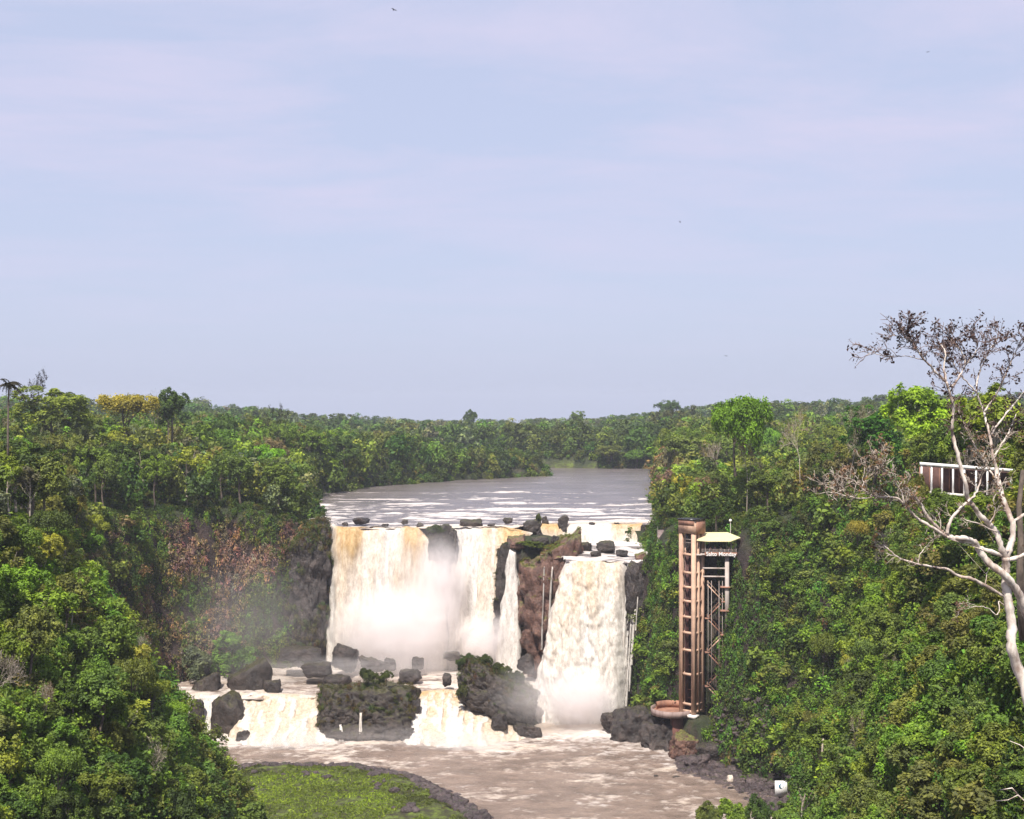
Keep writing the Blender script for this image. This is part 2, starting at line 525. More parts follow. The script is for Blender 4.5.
# ================================================================== water
def water_material(name, deep, rough, soft=0.72, foamcol=(0.80, 0.75, 0.70), ripple=0.5, rscale=(0.35, 0.35, 0.35), tan=(0.50, 0.33, 0.16), spec=0.5):
    """muddy water with foam; 'foam' = how much foam lies here, 'tan' = silt carried in it"""
    m, nt, out = mat_new(name)
    ge = nd(nt, 'ShaderNodeNewGeometry')
    fa = nd(nt, 'ShaderNodeAttribute', attribute_name='foam')
    ta = nd(nt, 'ShaderNodeAttribute', attribute_name='tan')
    nz = noise_node(nt, 1.0, 7, 0.72, ge.outputs['Position'], rscale)
    k = math_node(nt, 'ADD', fa.outputs['Fac'], math_node(nt, 'MULTIPLY', math_node(nt, 'SUBTRACT', nz.outputs[0], 0.5), 1.3))
    fr = ramp(nt, k, [(0.34, (0, 0, 0)), (soft, (1, 1, 1))])
    n2 = noise_node(nt, 0.3, 5, 0.6, ge.outputs['Position'], rscale)
    dr = ramp(nt, n2.outputs[0], [(0.35, tuple(c * 0.75 for c in deep)), (0.65, tuple(c * 1.25 for c in deep))])
    fc = mixc(nt, ta.outputs['Fac'], foamcol, tan)
    w = nd(nt, 'ShaderNodeBsdfPrincipled', Roughness=rough, IOR=1.33)
    nt.links.new(dr.outputs[0], w.inputs['Base Color'])
    w.inputs['Specular IOR Level'].default_value = spec
    n3 = noise_node(nt, 2.2, 6, 0.65, ge.outputs['Position'], rscale)
    bp = nd(nt, 'ShaderNodeBump'); bp.inputs['Strength'].default_value = ripple; bp.inputs['Distance'].default_value = 0.5
    nt.links.new(n3.outputs[0], bp.inputs['Height']); nt.links.new(bp.outputs[0], w.inputs['Normal'])
    f = nd(nt, 'ShaderNodeBsdfPrincipled', Roughness=0.7)
    nt.links.new(fc, f.inputs['Base Color']); f.inputs['Specular IOR Level'].default_value = 0.2
    bp2 = nd(nt, 'ShaderNodeBump'); bp2.inputs['Strength'].default_value = 0.5; bp2.inputs['Distance'].default_value = 0.4
    nt.links.new(nz.outputs[0], bp2.inputs['Height']); nt.links.new(bp2.outputs[0], f.inputs['Normal'])
    mx = nd(nt, 'ShaderNodeMixShader')
    nt.links.new(fr.outputs[0], mx.inputs[0]); nt.links.new(w.outputs[0], mx.inputs[1]); nt.links.new(f.outputs[0], mx.inputs[2])
    nt.links.new(mx.outputs[0], out.inputs[0])
    return m


WUP = water_material('river_upper', (0.135, 0.115, 0.11), 0.24, soft=0.56, rscale=(0.10, 0.24, 0.4), ripple=0.9, foamcol=(0.54, 0.51, 0.50))
WLO = water_material('river_lower', (0.215, 0.160, 0.130), 0.22, soft=0.80, rscale=(0.55, 0.9, 0.6), ripple=0.9, foamcol=(0.55, 0.50, 0.47))


def lip_y(x):
    return np.interp(x, [-70, -53.5, -51, -34, -22, -15, -2, 1, 6, 40, 50], [384, 381, 374.2, 374.4, 375, 374.6, 374.6, 377, 385, 386, 387])


# upper river: from the lip of the falls to the bend
ux = np.concatenate([np.linspace(-340, -95, 40), np.arange(-92, 100, 0.8), np.linspace(101, 130, 8)])
uv = np.linspace(0, 1, 330)
UX, UV = np.meshgrid(ux, uv)
UY = lip_y(UX) + 500 * UV ** 1.7
dl = UY - lip_y(UX)
row = fbm(UX / 18, UY / 5.5, 0, 5, 71, 0.6)
fine = fbm(UX / 3.5, UY / 2.2, 0, 5, 73, 0.65)
rap = sstep(210, 10, dl)                             # wilder close to the lip
leftness = sstep(60, -50, UX - (UY - 374) * 0.12)
rapz = 0.10 + 0.55 * rap
lines = np.zeros_like(UX)
for (yc, wd, am) in ((381, 3.0, .5), (392, 3.5, .6), (405, 4.5, .65), (421, 5.5, .7), (442, 7, .75), (463, 7, .65), (486, 8, .45), (520, 9, .6), (552, 9, .3), (590, 9, .25)):
    yy = UY + 6 * fbm(UX / 30, yc, 0, 3, 75) + 1.5 * fbm(UX / 6, yc, 1, 2, 76)
    lines += am * np.exp(-((yy - yc) / wd) ** 2) * (0.55 + 0.9 * fbm(UX / 14, yc, 3, 3, 77))
foam = -0.02 + 0.30 * rap * (0.45 + 0.55 * leftness) + 0.75 * row * (0.35 + 0.65 * rap) + np.clip(lines, 0, 1) * 0.75 + 0.42 * fine - 0.05 * (1 - rap)
foam = foam + 0.45 * sstep(7, 0, dl) * (UX < 2)
UZ = rapz * (0.6 * row + 0.55 * fine) + 0.5 * np.clip(lines, 0, 1) * (0.5 + 0.5 * rap) - 0.35 * sstep(1.6, 0, dl)
UZ = UZ + 0.004 * np.clip(dl, 0, 160)
kp = (H(UX, UY, True)[4] < 7).ravel()
uq = grid_quads(len(ux), len(uv)); uq = uq[kp[uq].all(1)]
um = npmesh('river', np.stack([UX, UY, UZ], -1).reshape(-1, 3), uq, True,
            {'foam': np.clip(foam, 0, 1).ravel(), 'tan': np.clip(0.12 + 0.25 * sstep(8, 0, dl) + 0.2 * row, 0, 1).ravel()}, [WUP])
tag(link('river', um), 'upper river with white rapids running to the lip of the falls', 'river', kind='structure')

# shelf of rapids between the small upper fall and the right fall
sx = np.arange(1, 40, 0.45); sy = np.arange(348.6, 386, 0.45)
SX, SY = np.meshgrid(sx, sy)
f1 = fbm(SX / 4, SY / 2.0, 0, 4, 81)
lip2 = np.interp(SX, [0, 4, 12, 14.5, 31, 45], [381, 376, 366, 350.6, 349.4, 348])
SZ = -6.6 + 0.05 * (SY - 350) + 0.5 * f1 - 0.5 * sstep(1.5, 0, SY - lip2)
keep = ~((SY < lip2 - 0.2))
qd = grid_quads(len(sx), len(sy)); qd = qd[keep.ravel()[qd].all(1)]
sm = npmesh('river', np.stack([SX, SY, SZ], -1).reshape(-1, 3), qd, True, {'foam': np.clip(0.52 + 0.6 * f1 + 0.3 * sstep(374, 380, SY), 0, 1).ravel(), 'tan': np.full(SX.size, 0.12)}, [WUP])
tag(link('river', sm), 'short shelf of white rapids above the right fall', 'river', kind='structure')

# middle pool under the left falls
mx_ = np.arange(-100, 12, 0.6); my_ = np.arange(331.5, 376, 0.5)
MX, MY = np.meshgrid(mx_, my_)
f2 = fbm(MX / 8, MY / 3.0, 0, 4, 91); f3 = fbm(MX / 2.5, MY / 1.2, 0, 3, 92)
edge = np.interp(MX, [-100, -86, -70, -60, -50, -25, -8, 3, 12], [334, 334, 334.5, 335, 335, 336, 336, 341, 346])
MZ = -40 + 0.25 * f3 + 0.35 * f2 + 0.03 * (MY - 340) - 0.4 * sstep(1.6, 0, MY - edge)
keep = ~(MY < edge - 0.3)
qd = grid_quads(len(mx_), len(my_)); qd = qd[keep.ravel()[qd].all(1)]
mm = npmesh('river', np.stack([MX, MY, MZ], -1).reshape(-1, 3), qd, True,
            {'foam': np.clip(0.58 + 0.5 * f2 + 0.3 * f3 + 0.5 * sstep(356, 368, MY) * sstep(-70, -50, MX), 0, 1).ravel(), 'tan': np.clip(0.15 + 0.3 * f3, 0, 1).ravel()}, [WLO])
tag(link('river', mm), 'foaming pool at the foot of the left falls', 'river', kind='structure')

# lower river
lx = np.arange(-112, 72, 0.7); ly = np.concatenate([np.arange(20, 230, 4.0), np.arange(230, 352, 0.55)])
LX, LY = np.meshgrid(lx, ly)
f4 = fbm(LX / 9, LY / 5, 0, 4, 95); f5 = fbm((LX + 3 * f4) / 2.2, (LY + 3 * f4) / 1.5, 0, 4, 96, 0.65)
f6 = fbm(LX / 22 + LY / 60, LY / 10, 0, 3, 97)
casc = sstep(306, 322, LY + 6 * f6) * sstep(12, -10, LX) * sstep(-95, -75, LX)
dr_ = np.hypot((LX - 19) / 1.25, LY - 340)
plunge = sstep(24, 8, dr_)
jet = sstep(26, 6, np.abs(LX - 26 - (LY - 310) * -0.25)) * sstep(282, 316, LY)
LZ = -48 + 0.30 * f4 + 0.30 * f5 + plunge * (0.5 * f5 + 0.5) + casc * 0.25 * f5
foamL = 0.25 + 0.36 * f4 + 0.34 * f6 + 0.42 * f5 + (0.42 + 0.5 * f4 + 0.3 * f5) * casc + 0.62 * plunge + 0.26 * jet
# broken white water along the rocky right shore
shore = poly_sd(G, LX.ravel(), LY.ravel()).reshape(LX.shape)
foamL += 0.25 * sstep(-5, -1.5, shore) * (LX > 20) * sstep(255, 268, LY)
foamL += 0.35 * sstep(8, 2, np.hypot(LX - 33, (LY - 257) * 1.8)) + 0.2 * sstep(9, 2, np.hypot((LX - 42) / 1.5, (LY - 263) * 1.5))
lm = npmesh('river', np.stack([LX, LY, LZ], -1).reshape(-1, 3), grid_quads(len(lx), len(ly)), True,
            {'foam': np.clip(foamL, 0, 1).ravel(), 'tan': np.clip(0.12 + 0.35 * f4, 0, 0.6).ravel()}, [WLO])
tag(link('river', lm), 'muddy brown lower river flowing out of the plunge pool', 'river', kind='structure')


# ------------------------------------------------------------------ falling water
def fall_material():
    m, nt, out = mat_new('falling_water')
    ta = nd(nt, 'ShaderNodeAttribute', attribute_name='tan')
    sa = nd(nt, 'ShaderNodeAttribute', attribute_name='thin')
    ge = nd(nt, 'ShaderNodeNewGeometry')
    n = noise_node(nt, 1.0, 6, 0.7, ge.outputs['Position'], (1.1, 1.1, 0.22))
    wh = ramp(nt, n.outputs[0], [(0.3, (0.42, 0.385, 0.36)), (0.60, (0.69, 0.66, 0.62))])
    tn = ramp(nt, n.outputs[0], [(0.35, (0.36, 0.21, 0.08)), (0.65, (0.56, 0.41, 0.22))])
    c = mixc(nt, ta.outputs['Fac'], wh.outputs[0], tn.outputs[0])
    k = math_node(nt, 'ADD', sa.outputs['Fac'], math_node(nt, 'MULTIPLY', math_node(nt, 'SUBTRACT', n.outputs[0], 0.5), 1.4))
    fr = ramp(nt, k, [(0.42, (0, 0, 0)), (0.72, (1, 1, 1))])
    nf = noise_node(nt, 1.0, 7, 0.75, ge.outputs['Position'], (2.4, 2.4, 1.1))
    rf = ramp(nt, nf.outputs[0], [(0.30, (0.66, 0.62, 0.58)), (0.55, (1, 1, 1))])
    c = mixc(nt, 1.0, c, rf.outputs[0], 'MULTIPLY')
    c = mixc(nt, fr.outputs[0], c, (0.10, 0.065, 0.045))
    b = nd(nt, 'ShaderNodeBsdfPrincipled', Roughness=0.6); b.inputs['Specular IOR Level'].default_value = 0.25
    nt.links.new(c, b.inputs['Base Color'])
    bp = nd(nt, 'ShaderNodeBump'); bp.inputs['Strength'].default_value = 0.6; bp.inputs['Distance'].default_value = 0.5
    nt.links.new(n.outputs[0], bp.inputs['Height']); nt.links.new(bp.outputs[0], b.inputs['Normal'])
    fy_ = nd(nt, 'ShaderNodeAttribute', attribute_name='fray')
    ns = noise_node(nt, 1.0, 5, 0.7, ge.outputs['Position'], (2.6, 2.6, 0.20))
    kk = math_node(nt, 'ADD', fy_.outputs['Fac'], math_node(nt, 'MULTIPLY', math_node(nt, 'SUBTRACT', ns.outputs[0], 0.5), 2.2))
    fk = ramp(nt, kk, [(0.52, (0, 0, 0)), (0.66, (1, 1, 1))])
    tp = nd(nt, 'ShaderNodeBsdfTransparent')
    mx = nd(nt, 'ShaderNodeMixShader')
    nt.links.new(fk.outputs[0], mx.inputs[0]); nt.links.new(b.outputs[0], mx.inputs[1]); nt.links.new(tp.outputs[0], mx.inputs[2])
    nt.links.new(mx.outputs[0], out.inputs[0])
    return m


FALLM = fall_material()


def waterfall(label, lip, base, pw=0.5, froth=0.0, foot=0.0, amp=0.8, tan_top=0.6, tan_all=0.1, du=0.35, dv=0.5, thin=0.0, seed=0, curl=3.0, lump=0.0, group=None, edge=True, back=2.0, parent=None, fringe=0.0):
    """a sheet of falling water: lip and base are lists of x, y, z"""
    lip = np.asarray(lip, float); base = np.asarray(base, float)
    L = max(np.linalg.norm(np.diff(base, axis=0), axis=1).sum(), np.linalg.norm(np.diff(lip, axis=0), axis=1).sum())
    Hh = np.mean(lip[:, 2]) - np.mean(base[:, 2])
    nu = max(8, int(L / du)); nv = max(8, int(Hh / dv))
    u = np.linspace(0, 1, nu)
    def samp(P):
        d = np.concatenate([[0], np.cumsum(np.linalg.norm(np.diff(P, axis=0), axis=1))]); d /= d[-1]
        return np.stack([np.interp(u, d, P[:, i]) for i in range(3)], -1)
    lp = samp(lip); bs = samp(base)
    v = np.concatenate([np.linspace(-back / max(Hh, 1), 0, 6)[:-1], np.linspace(0, 1, nv)])
    U2, V2 = np.meshgrid(u, v)
    vv = np.clip(V2, 0, 1)
    hor = vv ** pw
    P = np.empty(U2.shape + (3,))
    for i in (0, 1): P[..., i] = lp[None, :, i] * (1 - hor) + bs[None, :, i] * hor
    # a ragged lip
    lz = (0.75 if Hh > 20 else 0.3) * fbm(lp[:, 0] / 3.0, seed, 0, 3, 100 + seed)
    rec = np.clip(2.6 * fbm(lp[:, 0] / 6.0, seed + 9, 0, 3, 104 + seed), -1.6, 1.6) if Hh > 20 else 0 * lz
    P[..., 2] = (lp[None, :, 2] + lz[None]) * (1 - vv) + bs[None, :, 2] * vv
    P[..., 1] += rec[None] * np.exp(-vv * 4.0) * (V2 >= 0)
    neg = np.clip(-V2, 0, None) * Hh
    P[..., 1] += neg; P[..., 2] += 0.02 * neg - lz[None] * (neg / max(back, .1)) * (V2 < 0) * 1.0
    if foot: P[..., 1] += foot * fbm(P[..., 0] / 4.0, seed, 3.0, 4, 150 + seed) * vv ** 2
    xm = P[..., 0]; zm = P[..., 2]
    fallen = vv * Hh
    col = fbm(xm / 1.9, zm / 16 + seed, seed, 4, 110 + seed, 0.6)
    big = fbm(xm / 6.5, zm / 30 + seed, seed, 2, 115 + seed)
    lumps = fbm(xm / 1.3, zm / (2.4 if Hh > 14 else 1.3), seed, 3, 120 + seed)
    A = amp * sstep(0.0, 0.12, vv)
    off = A * (1.2 * col + 1.9 * big + (0.25 + lump) * lumps)
    if edge:
        w = np.clip(np.minimum(U2, 1 - U2) * L, 0, None)
        off -= curl * (1 - np.clip(w / curl, 0, 1)) ** 2
        rag = min(0.5, 0.10 * L) * np.exp(-w / max(1.2, 0.1 * L)) * sstep(0.02, 0.12, vv)
        P[..., 0] += rag * (fbm(zm / 5.0, seed, np.where(U2 < .5, 0.0, 40.0), 4, 140 + seed) * 1.7)
    d = bs - lp; d[:, 2] = 0
    dn = np.linalg.norm(d, axis=1, keepdims=True); d = np.where(dn > 0.3, d / np.maximum(dn, 1e-6), np.array([[0, -1.0, 0]]))
    dm = np.array([d[:, 0].mean(), min(d[:, 1].mean(), -0.5), 0]); dm /= np.linalg.norm(dm)
    P += off[..., None] * dm[None, None]
    tanv = tan_all + tan_top * np.exp(-fallen / (0.26 * Hh + 1)) * (0.7 + 1.5 * big + 0.8 * col) + 0.30 * (0.7 * col + big + lumps * 0.4) * (1 - 0.9 * vv)
    if froth:
        crest = off / max(amp, 0.1)
        tanv = tanv * (1 - 0.55 * vv) - froth * sstep(-0.1, 0.7, crest) + froth * 0.5 * sstep(0.1, -0.6, crest)
    thn = thin + 0.30 * (-col - 0.25) * sstep(0.5, 0.05, vv) + fringe * sstep(2.5, 0.2, np.minimum(U2, 1 - U2) * L)
    we = np.minimum(U2, 1 - U2) * L
    fw = min(2.2, 0.30 * L)
    fray = -0.6 + (1.15 if Hh > 20 else 0.9) * sstep(fw, 0, we) * sstep(-0.02, 0.10, V2) if edge else np.full(U2.shape, -0.6)
    me = npmesh('waterfall', P.reshape(-1, 3), grid_quads(nu, len(v)), True, {'tan': np.clip(tanv, 0, 1).ravel(), 'thin': np.clip(thn, 0, 1).ravel(), 'fray': fray.ravel()}, [FALLM])
    o = link('waterfall' if parent is None else 'water_strand', me, parent)
    if parent is None: tag(o, label, 'waterfall', group)
    return o


def at(px, Y, z): return (WX(px, Y), Y, z)


waterfall('broad curtain fall on the left, tan at its top and lost in spray below',
          [at(331, 374, 0), at(350, 374.2, 0), at(380, 374.4, 0), at(405, 374.8, 0), at(418, 374, -0.4), at(428, 371.5, -3), at(433, 370.5, -9)],
          [at(324, 367, -40.5), at(345, 366, -40.5), at(375, 366, -40.5), at(405, 366, -40.5), at(425, 365.5, -40.5), at(440, 365, -40.5), at(452, 365, -40.5)],
          tan_top=0.95, seed=1, amp=1.0)
waterfall('middle curtain fall between the mossy lip rock and the red headland',
          [at(449, 371.5, -0.2), at(465, 374, 0), at(485, 374.2, 0), at(505, 374.2, 0), at(520, 372.5, -0.6), at(527, 371, -1.5)],
          [at(440, 365, -40.5), at(452, 364.5, -40.5), at(465, 364, -40.5), at(478, 364, -40.5), at(482, 364, -40.5), at(491, 364.5, -40.5)],
          pw=0.62, tan_top=0.75, seed=2, amp=0.9)
waterfall('slim white strand of water spilling down the left edge of the red headland',
          [at(509, 363.5, -5.0), at(515, 362.5, -6.0)], [at(495, 359, -40), at(508, 358.5, -40), at(522, 358, -40)], seed=3, amp=0.5, tan_top=0.1, tan_all=0.02, curl=1.2, pw=0.7)
waterfall('large right fall fanning out to the left down its rock ramp, thick with white froth',
          [at(563, 351.5, -7.0), at(578, 350.4, -7.0), at(597, 349.6, -7.0), at(613, 349.2, -7.0), at(626, 349.0, -7.4)],
          [at(524, 339.5, -48.2), at(556, 337, -48.2), at(580, 336, -48.2), at(600, 336, -48.2), at(622, 337.5, -48.2)],
          pw=0.72, tan_top=0.5, tan_all=0.06, seed=4, amp=0.8, lump=0.75, du=0.25, dv=0.28)
waterfall('low wide fall at the far right of the lip, above the shelf of rapids',
          [at(524, 384, -0.2), at(540, 385, 0), at(556, 386, 0), at(575, 385.6, 0), at(600, 385.6, 0), at(625, 386, 0), at(646, 386.5, 0)],
          [at(522, 381.5, -5.6), at(538, 382.0, -5.6), at(552, 382.5, -5.6), at(575, 382, -5.6), at(600, 382, -5.6), at(625, 382.4, -5.6), at(648, 383, -5.6)],
          tan_top=0.5, tan_all=0.1, seed=5, amp=0.5, du=0.3, dv=0.25)
# thin threads of water beside the right fall
sv = thing('waterfall', 'thin white threads of water running down the dark rock right of the large fall', 'waterfall', at(630, 345, -48))
for k, (p0, p1, zb, wpx) in enumerate([(628.5, 620, -46, 1.6), (631.5, 623, -46, 1.3), (634.5, 625.5, -44, 1.2), (636.5, 629, -40, 1.0), (638.5, 632, -33, 1.2), (640, 635.5, -24, 0.8)]):
    o = waterfall(None, [at(p0 - wpx / 2, 347.6, -7.6), at(p0 + wpx / 2, 347.4, -8)],
                  [at(p1 - wpx * 0.9, 341.5, zb), at(p1 + wpx * 0.7, 341.3, zb)], pw=0.8, amp=0.35, seed=10 + k, tan_top=0.0, tan_all=0.0, curl=0.35, thin=0.10, parent=sv, du=0.12, fringe=0.30)
    o.matrix_parent_inverse = Matrix.Translation(Vector(sv.location)).inverted()
tv = thing('waterfall', 'two faint trickles hanging down the face of the red headland', 'waterfall', at(546, 352, -40))
for k, (p0, p1, za, zb, wpx) in enumerate([(544, 541, -9, -31, 0.9), (552, 548, -9, -26, 1.2)]):
    o = waterfall(None, [at(p0 - wpx / 2, 353.6, za), at(p0 + wpx / 2, 353.6, za)], [at(p1 - wpx, 351.6, zb), at(p1 + wpx, 351.6, zb)], pw=0.8, amp=0.2, seed=20 + k, tan_top=0, tan_all=0, curl=0.3, thin=0.12, parent=tv, du=0.12, fringe=0.4)
    o.matrix_parent_inverse = Matrix.Translation(Vector(tv.location)).inverted()
# lower cascades
waterfall('wide tan and white cascade left of the big square rock',
          [at(239, 335.5, -39.8), at(252, 336.5, -39.7), at(268, 336, -39.7), at(290, 335.5, -39.8), at(308, 335, -40), at(318, 334, -40.3)],
          [at(228, 321, -48.3), at(258, 316, -48.3), at(285, 315, -48.3), at(315, 316, -48.3), at(342, 320, -48.3)],
          pw=1.15, tan_top=0.3, tan_all=0.30, seed=6, amp=1.0, lump=1.1, du=0.2, dv=0.10, curl=2.5, froth=0.6, foot=3.0)
waterfall('domed tan cascade between the square rock and the shrubby sloping rock',
          [at(414, 336, -39.7), at(430, 337.5, -39.3), at(446, 337.5, -39), at(462, 337, -39.4), at(478, 335, -40.5), at(492, 333, -42)],
          [at(400, 320, -48.3), at(425, 316, -48.3), at(450, 314.5, -48.3), at(478, 315, -48.3), at(508, 318, -48.3), at(535, 323, -48.3)],
          pw=1.25, tan_top=0.45, tan_all=0.42, seed=7, amp=1.0, lump=1.1, du=0.2, dv=0.10, curl=2.5, froth=0.6, foot=3.0)
for k, (p0, p1, q0, q1, lab) in enumerate([
        (178, 194, 180, 197, 'small white cascade at the far left edge of the lower river, half behind the bushes'),
        (199, 219, 203, 214, 'second small white cascade from the left, narrowing between dark rocks'),
        (231, 238, 229, 238, 'narrow broken cascade trickling over a dark boulder left of the wide tan one')]):
    waterfall(lab, [at(p0, 334.2, -39.8), at(p1, 334.2, -39.8)], [at(q0, 330.0, -48.2), at(q1, 330.0, -48.2)], pw=0.7, amp=0.4, seed=30 + k, tan_top=0.3, tan_all=0.05, curl=0.8, du=0.15, dv=0.2, thin=0.12 if k == 2 else 0.0)
waterfall('thin white trickle down the front of the big square rock', [at(359.5, 322.6, -41.5), at(362, 322.6, -41.5)], [at(358, 321.6, -48), at(363, 321.6, -48)], pw=0.8, amp=0.1, seed=40, tan_top=0, tan_all=0, curl=0.25, du=0.1, dv=0.15, thin=0.1)
waterfall('short white trickle at the left corner of the big square rock', [at(339.5, 322.3, -44.2), at(341.5, 322.3, -44.2)], [at(339, 321.2, -48), at(344, 321.2, -48)], pw=0.8, amp=0.1, seed=41, tan_top=0, tan_all=0, curl=0.25, du=0.1, dv=0.15, thin=0.05)
# ================================================================== rocks
_ico = {}


def ico(sub):
    if sub not in _ico:
        bm = bmesh.new(); bmesh.ops.create_icosphere(bm, subdivisions=sub, radius=1.0)
        v = np.array([x.co[:] for x in bm.verts]); f = np.array([[y.index for y in x.verts] for x in bm.faces]); bm.free()
        _ico[sub] = (v, f)
    return _ico[sub]


def rock_mesh(size, seed, sub=4, block=0.5, rough=0.18, fine=0.06, strata=0.0, shear=0.0, tilt=0.0, nscale=1.0, cell=None):
    """angular rock: a solid cut by planes, then broken into ledges and blocks"""
    v, f = ico(sub)
    rg = np.random.default_rng(500 + seed)
    N = []; D = []
    for ax in range(3):
        for sg in (-1, 1):
            n = np.zeros(3); n[ax] = sg
            n = n + rg.normal(size=3) * (0.30 - 0.25 * block); N.append(n / np.linalg.norm(n)); D.append(rg.uniform(0.9, 1.0))
    for k in range(14):
        n = rg.normal(size=3); n /= np.linalg.norm(n); N.append(n); D.append(rg.uniform(0.88, 1.10) + 0.22 * block)
    N = np.array(N); D = np.array(D)
    dd = v @ N.T
    r = np.min(np.where(dd > 1e-3, D[None] / np.maximum(dd, 1e-3), 9.0), axis=1)
    p = v * r[:, None]
    s = np.asarray(size, float) / 2
    q = p * s
    m = s.min()
    k = nscale / m
    x, y, z = q[:, 0] * k, q[:, 1] * k, q[:, 2] * k
    w = fbm(x * 0.9, y * 0.9, z * 0.9 + seed * 3.7, 3, 200 + seed)
    d = rough * m * 1.1 * w
    # broken into blocks: each cell of the rock stands out or back, with cracks between
    cs = (cell or min(2.6, 0.62 * m)) / m / k * k
    wx, wy, wz = q[:, 0] / (cs * m) + 0.5 * w, q[:, 1] / (cs * m) + 0.5 * w, q[:, 2] / (cs * m * (1.0 + 0.5 * block)) + 0.4 * w
    d1, d2, val = worley(wx, wy, wz + seed * 7.3, 300 + seed)
    e1, e2, val2 = worley(wx * 2.3, wy * 2.3, wz * 2.9 + seed * 3.1, 340 + seed)
    cz_ = cs * m
    d = d + cz_ * ((0.34 + strata) * (val - 0.5) - 0.20 * sstep(0.14, 0.0, d2 - d1) + 0.16 * (val2 - 0.5) - 0.07 * sstep(0.16, 0.0, e2 - e1))
    d = d + fine * m * 0.6 * fbm(x * 5, y * 5, z * 5, 4, 260 + seed)
    q = q + v * d[:, None]
    q[:, 2] += shear * q[:, 0] + tilt * q[:, 1]
    return q, f


def rock(label, c, size, seed, mat, sub=4, name='boulder', cat='rock', group=None, rz=0.0, **kw):
    q, f = rock_mesh(size, seed, sub, **kw)
    me = npmesh(name, q, f, False, mats=[mat])
    o = link(name, me)
    o.location = c; o.rotation_euler = (0, 0, rz)
    return tag(o, label, cat, group)


# the red headland between the middle and the right fall
rock('red brown rock headland standing between the middle fall and the right fall', (11.2, 364.0, -25.8), (18.5, 19, 42), 3, ROCKR, 6, 'rock_outcrop', block=0.72, rough=0.14, fine=0.12, strata=0.45, cell=3.2, shear=-0.10, nscale=1.3)
rock('red brown rock step on top of the headland, beside the right fall lip', (12.0, 361.0, -7.6), (9, 8, 3.2), 13, ROCKR, 5, 'boulder', block=0.5, rough=0.25, fine=0.10, strata=.08, shear=-0.12)
rock('dark shoulder of the headland behind the slim strand of water', (-1.0, 368.5, -25.0), (8.5, 9, 39), 4, ROCKD, 6, 'rock_outcrop', block=0.6, rough=0.14, fine=0.10)
# ramp under the right fall, dark wall on its right
rock('dark wet rock wall behind the thin threads of water right of the large fall', (34.0, 349.0, -28.0), (8.0, 9, 43), 5, ROCKD, 6, 'rock_outcrop', block=0.7, rough=0.16, fine=0.14, strata=.2, nscale=1.6)
rock('mossy dark rock block at the lip between the broad left fall and the middle fall', (-20.0, 371.2, -4.4), (8.0, 6, 11.5), 6, ROCKM, 5, 'rock_outcrop', block=0.6, rough=0.2, fine=0.12, strata=.12)
rock('dark cliff foot beside the left end of the broad fall', (-57.8, 373.5, -20.6), (10, 9, 43), 7, ROCKD, 6, 'rock_outcrop', block=0.8, rough=0.2, fine=0.12, strata=.15, nscale=1.5)
# big block and sloping rock in the cascades
rock('big square dark rock between the two tan cascades', (-37.4, 331.0, -43.6), (26.5, 17, 14.0), 8, ROCKM, 6, 'rock_block', block=0.62, rough=0.24, fine=0.08, strata=.04, nscale=1.3)
rock('sloping shrub topped rock in front of the right fall', (-3.6, 334.0, -39.8), (19.5, 11, 13.5), 9, ROCKM, 6, 'rock_outcrop', block=0.45, rough=0.22, fine=0.10, strata=.03, shear=-0.42, nscale=1.1)
rock('small bare dark rock lying in the foam right of the domed cascade', (4.0, 326.0, -47.2), (7, 4, 4), 10, ROCKD, 5, block=0.3, shear=-0.3)
LB = [  # px, py centre, depth, width px, height px, label
    (345, 655, 358, 25, 18, 'rounded grey brown boulder in the spray below the broad left fall'),
    (318, 668, 350, 30, 10, 'flat dark rock in the foam left of the rounded grey brown boulder'),
    (247, 683, 346, 38, 26, 'large dark boulder under the bright green bush at the left end of the pool'),
    (273, 688, 341, 17, 16, 'dark angular boulder at the head of the wide tan cascade'),
    (411, 674, 350, 22, 9, 'low dark slab behind the right corner of the big square rock'),
    (418, 662, 357, 12, 9, 'small pale boulder in the spray below the middle fall'),
    (447, 679, 342, 9, 9, 'small dark stone in the middle of the tan water above the domed cascade'),
    (452, 655, 362, 17, 6, 'low pale rock touching the foot of the middle fall'),
    (372, 664, 355, 22, 9, 'small pale rock in the pool behind the shrubs of the big square rock'),
    (390, 663, 357, 12, 8, 'tiny dark boulder between the pale rocks of the pool'),
    (336, 680, 345, 26, 9, 'flat dark rock just left of the big square rock'),
    (206, 688, 345, 28, 20, 'dark boulder at the foot of the left cliff bushes'),
    (228, 712, 331, 32, 36, 'tall dark boulder between the small left cascades and the wide tan one'),
    (197, 713, 331, 13, 24, 'dark rock splitting the two small cascades at the far left'),
    (527, 662, 352, 16, 14, 'dark rock at the foot of the slim strand of water'),
    (300, 652, 358, 40, 10, 'long flat rock at the foot of the dark left cliff'),
]
for i, (px, py, Y, w, h, lab) in enumerate(LB):
    x, _, z = W(px, py, Y); s = Y / F
    rock(lab, (x, Y, z - 0.15 * h * s), (w * s, w * s * 0.8, h * s * 1.35), 20 + i, ROCKM if i in (2, 11, 12) else ROCKD, 4, block=0.4 + 0.3 * (i % 2), rough=0.25, fine=0.1, rz=0.0)
LB2 = [(327, 707, 329, 15, 13, 'dark wet rock breaking the right side of the wide tan cascade'),
       (243, 738, 322, 13, 8, 'low dark rock at the left foot of the wide tan cascade'), (416, 708, 330, 10, 10, 'small dark rock at the top left of the domed cascade'),
       (406, 735, 322, 12, 8, 'low dark rock at the left foot of the domed cascade'), (498, 722, 325, 15, 10, 'dark rock breaking the right side of the domed cascade')]
